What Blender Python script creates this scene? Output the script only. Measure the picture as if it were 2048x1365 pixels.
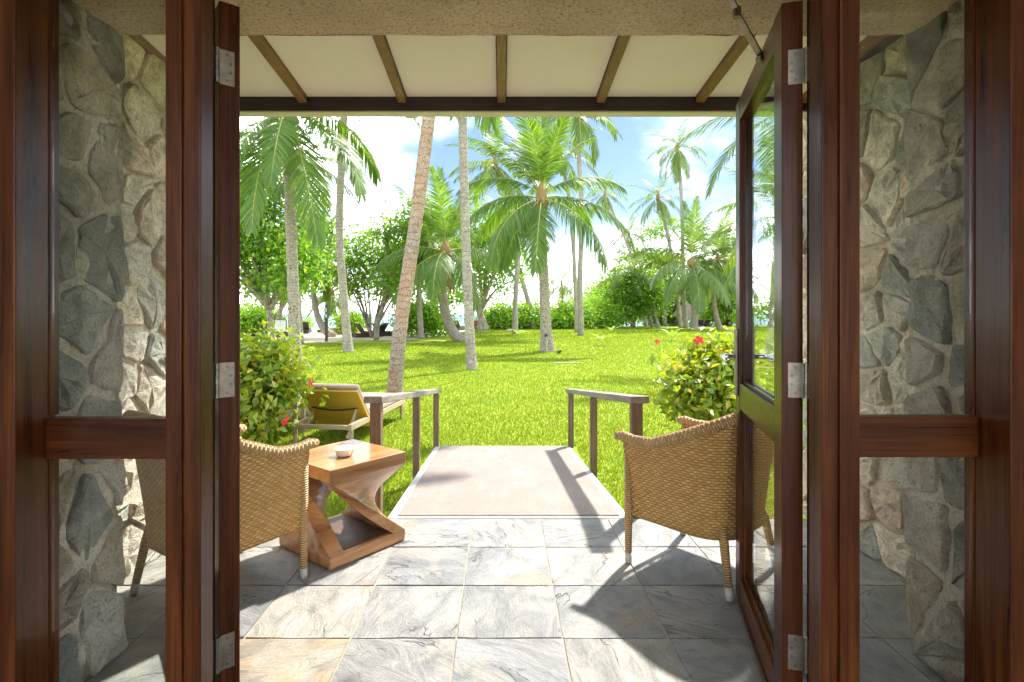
import bpy, math, random
import numpy as np
from math import sin, cos, pi, radians
from mathutils import Vector

# ------------------------------------------------------------------ camera, sky, sun, exposure
for o in list(bpy.data.objects):
    bpy.data.objects.remove(o)
S = bpy.context.scene
COL = S.collection
FPX, VX, VY, CAMZ = 1093.0, 1003.0, 628.0, 1.25      # focal length and vanishing point, pixels of the 2048 px photo
cd = bpy.data.cameras.new("camera")
cam = bpy.data.objects.new("camera", cd)
COL.objects.link(cam)
cam.location = (0, 0, CAMZ)
cam.rotation_euler = (radians(90), 0, 0)
cd.sensor_width = 36.0
cd.lens = FPX / 2048 * 36
cd.shift_x = (1024 - VX) / 2048
cd.shift_y = -(682.5 - VY) / 2048
cd.clip_start = 0.05
cd.clip_end = 9000
S.camera = cam

CLOUD_AT = (1.8, 1.0, 0.0)
SUN_EL, SUN_AZ = 52.0, 34.0       # azimuth is measured from +Y (straight ahead) towards +X
w = bpy.data.worlds.new("World")
S.world = w
w.use_nodes = True
wn, wl = w.node_tree.nodes, w.node_tree.links
wn.clear()
wo = wn.new("ShaderNodeOutputWorld")
bg = wn.new("ShaderNodeBackground")
bg.inputs["Strength"].default_value = 0.15
sky = wn.new("ShaderNodeTexSky")
sky.sky_type = 'NISHITA'
sky.sun_disc = False
sky.sun_elevation = radians(SUN_EL)
sky.sun_rotation = radians(SUN_AZ)
sky.air_density = 1.25
sky.dust_density = 0.4
sky.ozone_density = 3.0
tc = wn.new("ShaderNodeTexCoord")
sep = wn.new("ShaderNodeSeparateXYZ")
wl.new(tc.outputs["Generated"], sep.inputs[0])
def wmath(op, a, b=None, c=None):
    n = wn.new("ShaderNodeMath"); n.operation = op
    for i, v in enumerate((a, b, c)):
        if v is None: continue
        if isinstance(v, (int, float)): n.inputs[i].default_value = v
        else: wl.new(v, n.inputs[i])
    return n.outputs[0]
zz = wmath('ADD', wmath('MAXIMUM', sep.outputs[2], 0.0), 0.28)
cmb = wn.new("ShaderNodeCombineXYZ")
wl.new(wmath('DIVIDE', sep.outputs[0], zz), cmb.inputs[0])
wl.new(wmath('DIVIDE', sep.outputs[1], zz), cmb.inputs[1])
mp = wn.new("ShaderNodeMapping")
mp.inputs["Location"].default_value = CLOUD_AT
wl.new(cmb.outputs[0], mp.inputs[0])
nz = wn.new("ShaderNodeTexNoise")
nz.inputs["Scale"].default_value = 1.25
nz.inputs["Detail"].default_value = 7
nz.inputs["Roughness"].default_value = 0.52
nz.inputs["Distortion"].default_value = 0.25
wl.new(mp.outputs[0], nz.inputs["Vector"])
cr = wn.new("ShaderNodeValToRGB")
cr.color_ramp.elements[0].position = 0.385
cr.color_ramp.elements[1].position = 0.62
wl.new(nz.outputs["Fac"], cr.inputs[0])
mixc = wn.new("ShaderNodeMixRGB")
hz = wmath('MULTIPLY', wmath('SUBTRACT', 1.0, wmath('MULTIPLY', wmath('MAXIMUM', sep.outputs[2], 0.0), 7.0)), 0.8)
wl.new(wmath('MAXIMUM', wmath('MULTIPLY', wmath('POWER', cr.outputs[0], 2.4), 0.95), wmath('POWER', wmath('MAXIMUM', hz, 0.0), 1.8)), mixc.inputs[0])      # clouds, and white haze all along the horizon
hsv = wn.new("ShaderNodeHueSaturation")
hsv.inputs["Saturation"].default_value = 1.12
hsv.inputs["Value"].default_value = 0.225
wl.new(sky.outputs[0], hsv.inputs["Color"])
tintn = wn.new("ShaderNodeMixRGB"); tintn.blend_type = 'MULTIPLY'; tintn.inputs[0].default_value = 1.0
tintn.inputs[2].default_value = (0.84, 0.79, 1.0, 1)
wl.new(hsv.outputs[0], tintn.inputs[1])
wl.new(tintn.outputs[0], mixc.inputs[1])
mixc.inputs[2].default_value = (9.0, 9.15, 9.35, 1)
wl.new(mixc.outputs[0], bg.inputs["Color"])
wl.new(bg.outputs[0], wo.inputs[0])

sd = bpy.data.lights.new("sun", 'SUN')
sd.energy = 2.0
sd.angle = radians(2.0)
sd.color = (1.0, 0.95, 0.86)
sun = bpy.data.objects.new("sun", sd)
COL.objects.link(sun)
sdir = Vector((sin(radians(SUN_AZ)) * cos(radians(SUN_EL)), cos(radians(SUN_AZ)) * cos(radians(SUN_EL)), sin(radians(SUN_EL))))
sun.rotation_euler = (-sdir).to_track_quat('-Z', 'Y').to_euler()
sun.location = (6, 8, 14)

S.view_settings.view_transform = 'Standard'
S.view_settings.look = 'None'
S.view_settings.gamma = 1.0
S.view_settings.exposure = 2.62
S.render.engine = 'CYCLES'
cy = S.cycles
cy.max_bounces = 8
cy.diffuse_bounces = 4
cy.glossy_bounces = 3
cy.transmission_bounces = 6
cy.transparent_max_bounces = 16
cy.caustics_reflective = False
cy.caustics_refractive = False
cy.sample_clamp_indirect = 6.0
cy.use_denoising = True
cy.use_light_tree = False
cy.use_adaptive_sampling = True
cy.adaptive_threshold = 0.02

# ------------------------------------------------------------------ helpers
random.seed(7)
GZ = -0.24                                        # level of the lawn; the terrace floor is 0

def P(px, py, Y):
    """the point at distance Y that the photo shows at pixel (px, py)"""
    return ((px - VX) / FPX * Y, Y, CAMZ - (py - VY) / FPX * Y)

def PX(px, Y):
    return (px - VX) / FPX * Y

def PZ(py, Y):
    return CAMZ - (py - VY) / FPX * Y

def PG(py):
    """distance of the lawn point whose image is on row py"""
    return (CAMZ - GZ) * FPX / (py - VY)

def link(name, me, parent=None, loc=(0, 0, 0), rz=0.0):
    o = bpy.data.objects.new(name, me)
    COL.objects.link(o)
    o.location = loc
    o.rotation_euler = (0, 0, rz)
    if parent is not None:
        o.parent = parent
    return o

def tag(o, label=None, cat=None, group=None, kind=None):
    if label: o["label"] = label
    if cat: o["category"] = cat
    if group: o["group"] = group
    if kind: o["kind"] = kind
    return o

def thing(name, label, cat, loc=(0, 0, 0), rz=0.0, group=None):
    return tag(link(name, None, None, loc, rz), label, cat, group)

class MB:
    """collects shapes into one mesh"""
    def __init__(self):
        self.v, self.f, self.uv = [], [], []
    def add(self, verts, faces, uvs=None):
        b = len(self.v)
        self.v += [tuple(p) for p in verts]
        self.f += [tuple(i + b for i in f) for f in faces]
        self.uv += (uvs if uvs else [(0, 0)] * len(verts))
        return self
    def hexa(self, c8):
        return self.add(c8, [(0, 3, 2, 1), (4, 5, 6, 7), (0, 1, 5, 4), (1, 2, 6, 5), (2, 3, 7, 6), (3, 0, 4, 7)])
    def box(self, x0, x1, y0, y1, z0, z1):
        return self.hexa([(x0, y0, z0), (x1, y0, z0), (x1, y1, z0), (x0, y1, z0), (x0, y0, z1), (x1, y0, z1), (x1, y1, z1), (x0, y1, z1)])
    def beam(self, a, b, wd, ht, up=(0, 0, 1)):
        """a straight bar of section wd x ht from a to b"""
        a, b = Vector(a), Vector(b)
        t = (b - a).normalized()
        s = t.cross(Vector(up))
        s = s.normalized() if s.length > 1e-6 else Vector((1, 0, 0))
        u = s.cross(t)
        s *= wd / 2; u *= ht / 2
        return self.hexa([a - s - u, a + s - u, b + s - u, b - s - u, a - s + u, a + s + u, b + s + u, b - s + u])
    def tube(self, pts, rad, n=8, cap=True, squash=1.0):
        pts = [Vector(p) for p in pts]
        if isinstance(rad, (int, float)): rad = [rad] * len(pts)
        vs, fs, uvs = [], [], []
        acc = 0.0
        prev = None
        for i, p in enumerate(pts):
            t = (pts[min(i + 1, len(pts) - 1)] - pts[max(i - 1, 0)]).normalized()
            if prev is None:
                ref = Vector((0, 1, 0)) if abs(t.y) < 0.9 else Vector((1, 0, 0))
                a = t.cross(ref).normalized()
            else:
                a = (prev - t * prev.dot(t)).normalized()
            prev = a
            b = t.cross(a)
            if i: acc += (pts[i] - pts[i - 1]).length
            for k in range(n):
                th = 2 * pi * k / n
                vs.append(p + (a * cos(th) + b * sin(th) * squash) * rad[i])
                uvs.append((2 * pi * max(rad) * k / n, acc))
        for i in range(len(pts) - 1):
            for k in range(n):
                k2 = (k + 1) % n
                fs.append((i * n + k, i * n + k2, (i + 1) * n + k2, (i + 1) * n + k))
        if cap:
            fs.append(tuple(range(n - 1, -1, -1)))
            fs.append(tuple((len(pts) - 1) * n + k for k in range(n)))
        return self.add(vs, fs, uvs)
    def lathe(self, prof, n=24, c=(0, 0)):
        vs, fs = [], []
        for r, z in prof:
            for k in range(n):
                vs.append((c[0] + r * cos(2 * pi * k / n), c[1] + r * sin(2 * pi * k / n), z))
        for i in range(len(prof) - 1):
            for k in range(n):
                k2 = (k + 1) % n
                fs.append((i * n + k, i * n + k2, (i + 1) * n + k2, (i + 1) * n + k))
        return self.add(vs, fs)
    def mesh(self, name, mat, smooth=False, bevel=0.0):
        me = bpy.data.meshes.new(name)
        me.from_pydata(self.v, [], self.f)
        if any(u != (0, 0) for u in self.uv):
            lay = me.uv_layers.new(name="UVMap")
            idx = np.empty(len(me.loops), np.int32)
            me.loops.foreach_get("vertex_index", idx)
            lay.data.foreach_set("uv", np.array(self.uv, np.float32)[idx].ravel())
        me.materials.append(mat)
        if smooth:
            me.polygons.foreach_set("use_smooth", [True] * len(me.polygons))
        me.validate()
        me.update()
        return me
    def build(self, name, mat, parent=None, smooth=False, bevel=0.0, loc=(0, 0, 0), rz=0.0):
        o = link(name, self.mesh(name, mat, smooth), parent, loc, rz)
        if bevel:
            m = o.modifiers.new("bevel", 'BEVEL')
            m.width = bevel; m.segments = 2; m.limit_method = 'ANGLE'; m.angle_limit = radians(40)
        return o

def np_mesh(name, V, F, mat, smooth=False):
    """V (n,3), F (m,k) with one polygon size"""
    V = np.asarray(V, np.float32); F = np.asarray(F, np.int32)
    me = bpy.data.meshes.new(name)
    me.vertices.add(len(V)); me.vertices.foreach_set("co", V.ravel())
    k = F.shape[1]
    me.loops.add(F.size); me.loops.foreach_set("vertex_index", F.ravel())
    me.polygons.add(len(F))
    me.polygons.foreach_set("loop_start", np.arange(0, F.size, k, dtype=np.int32))
    me.polygons.foreach_set("loop_total", np.full(len(F), k, np.int32))
    if smooth: me.polygons.foreach_set("use_smooth", np.ones(len(F), bool))
    me.materials.append(mat)
    me.update(calc_edges=True)
    return me

# ------------------------------------------------------------------ materials
class NT:
    def __init__(self, name):
        self.m = bpy.data.materials.new(name)
        self.m.use_nodes = True
        self.n, self.l = self.m.node_tree.nodes, self.m.node_tree.links
        self.n.clear()
        self.out = self.n.new("ShaderNodeOutputMaterial")
    def node(self, t, **kw):
        n = self.n.new(t)
        for k, v in kw.items():
            if hasattr(n, k) and not k[0].isupper():
                setattr(n, k, v)
            else:
                self.set(n, k.replace("_", " "), v)
        return n
    def set(self, n, k, v):
        s = n.inputs[k]
        if hasattr(v, "is_output") or isinstance(v, bpy.types.NodeSocket): self.l.new(v, s)
        else: s.default_value = v
    def coord(self, kind="Object"):
        return self.n.new("ShaderNodeTexCoord").outputs[kind]
    def mapping(self, vec, scale=(1, 1, 1), rot=(0, 0, 0), loc=(0, 0, 0)):
        n = self.n.new("ShaderNodeMapping")
        self.l.new(vec, n.inputs[0])
        n.inputs["Scale"].default_value = scale
        n.inputs["Rotation"].default_value = rot
        if isinstance(loc, tuple): n.inputs["Location"].default_value = loc
        else: self.l.new(loc, n.inputs["Location"])
        return n.outputs[0]
    def noise(self, vec, scale, detail=4, rough=0.55, dist=0.0):
        n = self.n.new("ShaderNodeTexNoise")
        self.l.new(vec, n.inputs["Vector"])
        n.inputs["Scale"].default_value = scale; n.inputs["Detail"].default_value = detail
        n.inputs["Roughness"].default_value = rough; n.inputs["Distortion"].default_value = dist
        return n.outputs["Fac"]
    def voronoi(self, vec, scale, feature='F1', out="Distance"):
        n = self.n.new("ShaderNodeTexVoronoi"); n.feature = feature
        self.l.new(vec, n.inputs["Vector"]); n.inputs["Scale"].default_value = scale
        return n.outputs[out]
    def ramp(self, fac, stops):
        n = self.n.new("ShaderNodeValToRGB")
        if not isinstance(fac, (int, float)): self.l.new(fac, n.inputs[0])
        e = n.color_ramp.elements
        while len(e) < len(stops): e.new(0.5)
        for i, (p, c) in enumerate(stops):
            e[i].position = p
            e[i].color = (c, c, c, 1) if isinstance(c, (int, float)) else (*c, 1)
        return n.outputs[0]
    def math(self, op, a, b=None, c=None, clamp=False):
        n = self.n.new("ShaderNodeMath"); n.operation = op; n.use_clamp = clamp
        for i, v in enumerate((a, b, c)):
            if v is None: continue
            if isinstance(v, (int, float)): n.inputs[i].default_value = v
            else: self.l.new(v, n.inputs[i])
        return n.outputs[0]
    def mix(self, f, a, b, mode='MIX'):
        n = self.n.new("ShaderNodeMixRGB"); n.blend_type = mode
        for i, v in enumerate((f, a, b)):
            if isinstance(v, (int, float)): n.inputs[i].default_value = v if i == 0 else (v, v, v, 1)
            elif isinstance(v, tuple): n.inputs[i].default_value = (*v[:3], 1)
            else: self.l.new(v, n.inputs[i])
        return n.outputs[0]
    def bump(self, h, strength=0.5, dist=0.01, prev=None):
        n = self.n.new("ShaderNodeBump")
        self.l.new(h, n.inputs["Height"])
        n.inputs["Strength"].default_value = strength; n.inputs["Distance"].default_value = dist
        if prev is not None: self.l.new(prev, n.inputs["Normal"])
        return n.outputs[0]
    def bsdf(self, col, rough=0.6, spec=0.5, metal=0.0, normal=None, coat=0.0, coat_rough=0.1):
        n = self.n.new("ShaderNodeBsdfPrincipled")
        def put(k, v):
            s = n.inputs[k]
            if isinstance(v, (int, float)): s.default_value = v
            elif isinstance(v, tuple): s.default_value = (*v[:3], 1)
            else: self.l.new(v, s)
        put("Base Color", col); put("Roughness", rough); put("Specular IOR Level", spec); put("Metallic", metal)
        if coat: put("Coat Weight", coat); put("Coat Roughness", coat_rough)
        if normal is not None: self.l.new(normal, n.inputs["Normal"])
        return n.outputs[0]
    def done(self, sh):
        self.l.new(sh, self.out.inputs["Surface"])
        return self.m
    def random(self):
        return self.n.new("ShaderNodeObjectInfo").outputs["Random"]
    def objcol(self):
        return self.n.new("ShaderNodeObjectInfo").outputs["Color"]
    def island(self):
        return self.n.new("ShaderNodeNewGeometry").outputs["Random Per Island"]
    def uv(self):
        return self.coord("UV")
    def worldpos(self):
        return self.n.new("ShaderNodeNewGeometry").outputs["Position"]

def wood(name, dark, mid, light, axis=2, rough=0.34, coat=0.35, gscale=1.0, spec=0.5):
    t = NT(name)
    sc = [26 * gscale] * 3; sc[axis] = 1.4 * gscale
    off = t.node("ShaderNodeCombineXYZ")
    r = t.math('MULTIPLY', t.random(), 40.0)
    for i in range(3): t.l.new(r, off.inputs[i])
    v = t.mapping(t.coord(), tuple(sc), loc=off.outputs[0])
    g = t.noise(v, 1.0, 6, 0.6, 0.6)
    v2 = t.mapping(t.coord(), tuple(s * (6 if s > 10 else 2) for s in sc), loc=off.outputs[0])
    fine = t.noise(v2, 1.0, 3, 0.6)
    big = t.noise(t.coord(), 2.2, 2)
    f = t.math('ADD', t.math('MULTIPLY', g, 0.75), t.math('MULTIPLY', big, 0.25))
    c = t.ramp(f, [(0.32, dark), (0.5, mid), (0.68, light)])
    c = t.mix(t.ramp(fine, [(0.35, 0.55), (0.5, 0.0)]), c, tuple(x * 0.35 for x in dark))
    nb = t.bump(fine, 0.12, 0.002)
    return t.done(t.bsdf(c, t.ramp(g, [(0.3, rough * 0.85), (0.7, rough * 1.25)]), spec, normal=nb, coat=coat, coat_rough=0.12))

M = {}
M['frame_wood'] = wood("mahogany_upright", (0.0280, 0.0066, 0.0018), (0.0700, 0.0185, 0.0042), (0.1250, 0.0390, 0.0085), 2, rough=0.30, coat=0.08, spec=0.20)
M['rail_wood'] = wood("mahogany_rail", (0.0280, 0.0066, 0.0018), (0.0700, 0.0185, 0.0042), (0.1250, 0.0390, 0.0085), 0, rough=0.30, coat=0.08, spec=0.20)
M['rafter_wood'] = wood("rafter_wood", (0.15, 0.075, 0.03), (0.24, 0.125, 0.05), (0.32, 0.18, 0.075), 1, 0.5, 0.1)
M['beam_wood'] = wood("beam_wood", (0.018, 0.012, 0.014), (0.035, 0.022, 0.022), (0.06, 0.04, 0.038), 0, 0.55, 0.1)
M['rail_grey'] = wood("weathered_timber", (0.15, 0.125, 0.10), (0.24, 0.21, 0.17), (0.34, 0.30, 0.25), 1, 0.7, 0.0)
M['post_grey'] = wood("weathered_post_timber", (0.11, 0.07, 0.035), (0.18, 0.12, 0.07), (0.26, 0.18, 0.11), 2, 0.7, 0.0)
M['table_wood'] = wood("polished_block_wood", (0.20, 0.085, 0.03), (0.42, 0.20, 0.075), (0.58, 0.32, 0.14), 0, 0.30, 0.4, 0.28)
M['table_tray'] = wood("dark_tray_wood", (0.05, 0.022, 0.014), (0.09, 0.042, 0.026), (0.14, 0.07, 0.045), 0, 0.5, 0.08, 0.4)

def m_stucco():
    t = NT("stucco")
    p = t.coord()
    n1 = t.noise(p, 85, 5, 0.7)
    n2 = t.noise(p, 3, 3)
    c = t.ramp(n1, [(0.33, (0.34, 0.23, 0.13)), (0.46, (0.72, 0.57, 0.39)), (0.62, (0.82, 0.68, 0.50))])
    c = t.mix(t.ramp(n2, [(0.4, 0.0), (0.7, 0.25)]), c, (0.30, 0.22, 0.13))
    return t.done(t.bsdf(c, 0.9, 0.2, normal=t.bump(n1, 0.8, 0.010)))
M['stucco'] = m_stucco()

def m_stone():
    t = NT("rubble_stone")
    off = t.node("ShaderNodeCombineXYZ")
    r = t.math('MULTIPLY', t.random(), 30.0)
    for i in range(3): t.l.new(r, off.inputs[i])
    p = t.mapping(t.coord(), (1, 1, 1), loc=off.outputs[0])
    streak = t.noise(t.mapping(p, (34, 14, 18), (0.5, 0.3, 0.7)), 1.0, 8, 0.72, 0.5)
    blot = t.noise(p, 7, 5, 0.62, 0.4)
    fine = t.noise(p, 95, 4, 0.7)
    base = t.objcol()
    c = t.mix(t.ramp(streak, [(0.38, 0.45), (0.56, 0.0)]), base, (0.20, 0.20, 0.18))
    c = t.mix(t.ramp(blot, [(0.48, 0.0), (0.66, 0.6)]), c, (0.66, 0.60, 0.50))
    c = t.mix(t.ramp(fine, [(0.36, 0.5), (0.46, 0.0)]), c, (0.12, 0.12, 0.105))
    z = t.node("ShaderNodeSeparateXYZ"); t.l.new(t.worldpos(), z.inputs[0])
    moss = t.math('MULTIPLY', t.ramp(t.noise(t.worldpos(), 3.0, 5, 0.65), [(0.45, 0.0), (0.6, 0.75)]), t.ramp(t.math('DIVIDE', z.outputs[2], 2.6), [(0.30, 0.15), (0.85, 1.0)]))
    c = t.mix(moss, c, (0.17, 0.165, 0.105))
    h = t.math('ADD', t.math('MULTIPLY', streak, 0.7), t.math('ADD', t.math('MULTIPLY', fine, 0.22), t.math('MULTIPLY', blot, 0.9)))
    return t.done(t.bsdf(c, 0.88, 0.25, normal=t.bump(h, 1.0, 0.045)))
M['stone'] = m_stone()

def m_mortar():
    t = NT("mortar")
    p = t.worldpos()
    n1 = t.noise(p, 60, 5, 0.7)
    n2 = t.noise(p, 5, 4)
    c = t.ramp(n2, [(0.35, (0.58, 0.51, 0.40)), (0.65, (0.74, 0.67, 0.55))])
    c = t.mix(t.ramp(n1, [(0.35, 0.5), (0.5, 0.0)]), c, (0.14, 0.12, 0.09))
    z = t.node("ShaderNodeSeparateXYZ"); t.l.new(p, z.inputs[0])
    moss = t.math('MULTIPLY', t.ramp(t.noise(p, 3.0, 5, 0.65), [(0.45, 0.0), (0.6, 0.8)]), t.ramp(t.math('DIVIDE', z.outputs[2], 2.6), [(0.30, 0.1), (0.85, 1.0)]))
    c = t.mix(moss, c, (0.19, 0.175, 0.115))
    h = t.math('ADD', t.math('MULTIPLY', n1, 0.4), n2)
    return t.done(t.bsdf(c, 0.92, 0.15, normal=t.bump(h, 0.9, 0.03)))
M['mortar'] = m_mortar()

def m_tile():
    t = NT("riven_slate")
    off = t.node("ShaderNodeCombineXYZ")
    rn = t.random()
    r = t.math('MULTIPLY', rn, 60.0)
    for i in range(3): t.l.new(r, off.inputs[i])
    rot = t.node("ShaderNodeVectorRotate", rotation_type='Z_AXIS')
    t.l.new(t.coord(), rot.inputs["Vector"]); t.l.new(t.math('MULTIPLY', rn, 3.1), rot.inputs["Angle"])
    p = t.mapping(rot.outputs[0], (1, 1, 1), loc=off.outputs[0])
    riv = t.noise(t.mapping(p, (4.2, 9.5, 4)), 1.0, 9, 0.68, 1.0)           # split layers
    steps = t.math('SNAP', t.math('MULTIPLY', t.noise(t.mapping(p, (1.6, 5.5, 2)), 1.0, 5, 0.55, 1.0), 7.0), 1.0)
    fine = t.noise(t.mapping(p, (70, 190, 70)), 1.0, 4, 0.7)
    spk = t.voronoi(p, 95)
    blot = t.noise(p, 4.0, 4, 0.6, 0.5)
    base = t.objcol()
    c = t.mix(t.ramp(riv, [(0.36, 0.9), (0.60, 0.0)]), base, (0.125, 0.13, 0.135))
    c = t.mix(t.ramp(blot, [(0.50, 0.0), (0.63, 0.7)]), c, (0.34, 0.315, 0.27))
    c = t.mix(t.math('MULTIPLY', t.ramp(t.noise(p, 2.3, 3), [(0.58, 0.0), (0.68, 0.45)]), t.ramp(rn, [(0.35, 0.1), (0.75, 1.0)])), c, (0.36, 0.25, 0.14))
    c = t.mix(t.ramp(fine, [(0.35, 0.55), (0.50, 0.0)]), c, (0.13, 0.13, 0.13))
    c = t.mix(t.math('MULTIPLY', t.ramp(spk, [(0.13, 1.0), (0.22, 0.0)]), t.ramp(t.noise(p, 9, 3), [(0.48, 0.0), (0.6, 0.7)])), c, (0.06, 0.06, 0.06))
    ck = t.noise(t.mapping(p, (2.0, 4.6, 2)), 1.0, 5, 0.55, 0.8)
    crack = t.math('MULTIPLY', t.ramp(ck, [(0.478, 0.0), (0.487, 1.0), (0.496, 0.0)]), t.ramp(t.noise(p, 3.1, 2), [(0.50, 0.0), (0.58, 0.85)]))
    c = t.mix(crack, c, (0.05, 0.05, 0.048))
    h = t.math('ADD', t.math('MULTIPLY', riv, 1.2), t.math('ADD', t.math('MULTIPLY', fine, 0.16), t.math('MULTIPLY', steps, 0.32)))
    return t.done(t.bsdf(c, t.ramp(riv, [(0.3, 0.42), (0.7, 0.6)]), 0.45, normal=t.bump(t.math('SUBTRACT', h, t.math('MULTIPLY', crack, 0.5)), 0.85, 0.016)))
M['tile'] = m_tile()

def plain(name, c1, c2, scale=20, rough=0.7, spec=0.4, bs=0.3, bd=0.004, metal=0.0, detail=5):
    t = NT(name)
    p = t.coord()
    n = t.noise(p, scale, detail, 0.62)
    return t.done(t.bsdf(t.ramp(n, [(0.3, c1), (0.7, c2)]), rough, spec, metal, t.bump(n, bs, bd)))
M['grout'] = plain("grout", (0.26, 0.23, 0.19), (0.36, 0.33, 0.28), 50, 0.95, 0.2, 0.6)
M['concrete'] = plain("pale_concrete", (0.34, 0.33, 0.31), (0.46, 0.45, 0.42), 30, 0.9, 0.2, 0.4)
M['paving'] = plain('bounce_paving', (0.22, 0.20, 0.17), (0.30, 0.27, 0.24), 5, 0.9, 0.2, 0.3)  # for the added light-bouncing ground behind the house
M['ceiling'] = plain("cream_board", (0.86, 0.80, 0.75), (0.89, 0.84, 0.80), 2.2, 0.7, 0.2, 0.1, 0.002)
M['trim_cream'] = plain("cream_paint", (0.60, 0.57, 0.46), (0.68, 0.645, 0.53), 6, 0.5, 0.4, 0.1, 0.002)
M['roof_sheet'] = plain("roof_sheet", (0.18, 0.15, 0.13), (0.24, 0.2, 0.17), 5)
M['room'] = plain("room_plaster", (0.70, 0.62, 0.52), (0.76, 0.68, 0.58), 3, 0.85, 0.2)
M['room_floor'] = plain("room_tile", (0.42, 0.37, 0.31), (0.48, 0.43, 0.36), 6, 0.4)
M['steel'] = plain("brushed_steel", (0.21, 0.19, 0.155), (0.34, 0.315, 0.265), 30, 0.40, 0.5, 0.05, 0.001, 1.0)
M['chrome'] = plain("polished_steel", (0.70, 0.70, 0.71), (0.80, 0.80, 0.81), 8, 0.12, 0.5, 0.0, 0.001, 1.0)
M['screw'] = plain("screw_steel", (0.12, 0.11, 0.10), (0.22, 0.2, 0.18), 60, 0.4, 0.5, 0.05, 0.001, 1.0)
M['rubber'] = plain("black_rubber", (0.012, 0.012, 0.012), (0.02, 0.02, 0.02), 20, 0.6)
M['ceramic'] = plain("white_ceramic", (0.74, 0.78, 0.76), (0.80, 0.83, 0.81), 5, 0.15, 0.5, 0.0)
M['foot'] = plain("grey_plastic", (0.42, 0.40, 0.36), (0.52, 0.50, 0.46), 20, 0.6)
M['cushion'] = plain("taupe_cushion", (0.36, 0.29, 0.23), (0.43, 0.355, 0.29), 90, 0.9, 0.2, 0.4, 0.002)
M['cushion_dark'] = plain("blue_grey_cushion", (0.13, 0.16, 0.21), (0.19, 0.225, 0.28), 60, 0.6, 0.4, 0.3, 0.002)
M['dark_wicker'] = plain("dark_brown_wicker", (0.045, 0.035, 0.028), (0.10, 0.078, 0.06), 90, 0.7, 0.3, 0.5, 0.004)
M['dark_canvas'] = plain("charcoal_canvas", (0.035, 0.034, 0.035), (0.06, 0.058, 0.058), 40, 0.8)
M['terracotta'] = plain("terracotta", (0.50, 0.27, 0.13), (0.62, 0.36, 0.19), 9, 0.85)
M['sign_white'] = plain("sign_white", (0.70, 0.74, 0.74), (0.78, 0.80, 0.80), 6, 0.5)
M['sign_print'] = plain("sign_print", (0.16, 0.22, 0.26), (0.26, 0.32, 0.36), 6, 0.5)
M['charcoal'] = plain("charcoal_paint", (0.045, 0.05, 0.055), (0.07, 0.075, 0.08), 15, 0.5)
M['rust_wood'] = plain("rusty_brown", (0.10, 0.045, 0.022), (0.18, 0.085, 0.045), 30, 0.8)
M['red_cloth'] = plain("red_cloth", (0.32, 0.05, 0.03), (0.42, 0.08, 0.05), 30, 0.85)
M['thatch'] = plain("grey_thatch", (0.20, 0.165, 0.125), (0.34, 0.285, 0.22), 18, 0.95, 0.1, 0.8, 0.03)
M['rock'] = plain("garden_rock", (0.16, 0.15, 0.13), (0.32, 0.30, 0.26), 9, 0.9, 0.2, 0.7, 0.03)
M['black_lamp'] = plain("black_metal", (0.02, 0.02, 0.02), (0.035, 0.035, 0.035), 20, 0.5)
M['petal'] = plain("hibiscus_red", (0.62, 0.012, 0.022), (0.75, 0.05, 0.06), 12, 0.55, 0.3, 0.1)
M['cord'] = plain("pale_cord", (0.5, 0.48, 0.42), (0.6, 0.58, 0.5), 12)

def m_glass():
    t = NT("clear_glass")
    lw = t.node("ShaderNodeLayerWeight"); lw.inputs[0].default_value = 0.5
    fac = t.math('MULTIPLY_ADD', t.math('POWER', lw.outputs["Facing"], 5.0), 0.92, 0.035)
    tr = t.node("ShaderNodeBsdfTransparent"); tr.inputs[0].default_value = (0.975, 0.99, 0.98, 1)
    gl = t.node("ShaderNodeBsdfGlossy"); gl.inputs["Roughness"].default_value = 0.0
    gl.inputs["Color"].default_value = (0.9, 0.95, 0.95, 1)
    mx = t.node("ShaderNodeMixShader")
    t.l.new(fac, mx.inputs[0]); t.l.new(tr.outputs[0], mx.inputs[1]); t.l.new(gl.outputs[0], mx.inputs[2])
    return t.done(mx.outputs[0])
M['glass'] = m_glass()

def m_mat():
    t = NT("woven_mat")
    p = t.coord()
    n = t.noise(p, 260, 3, 0.7)
    b = t.noise(p, 3.0, 4)
    c = t.ramp(n, [(0.35, (0.185, 0.155, 0.135)), (0.62, (0.29, 0.25, 0.225))])
    c = t.mix(t.ramp(b, [(0.45, 0.0), (0.75, 0.35)]), c, (0.29, 0.265, 0.245))
    st = t.noise(t.mapping(p, (5, 1.2, 1)), 1.0, 6, 0.7)
    c = t.mix(t.ramp(st, [(0.50, 0.0), (0.68, 0.45)]), c, (0.33, 0.305, 0.28))
    c = t.mix(t.ramp(t.noise(p, 11, 5, 0.7), [(0.30, 0.5), (0.42, 0.0)]), c, (0.17, 0.14, 0.115))
    return t.done(t.bsdf(c, 0.95, 0.1, normal=t.bump(n, 0.7, 0.004)))
M['mat'] = m_mat()

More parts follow.
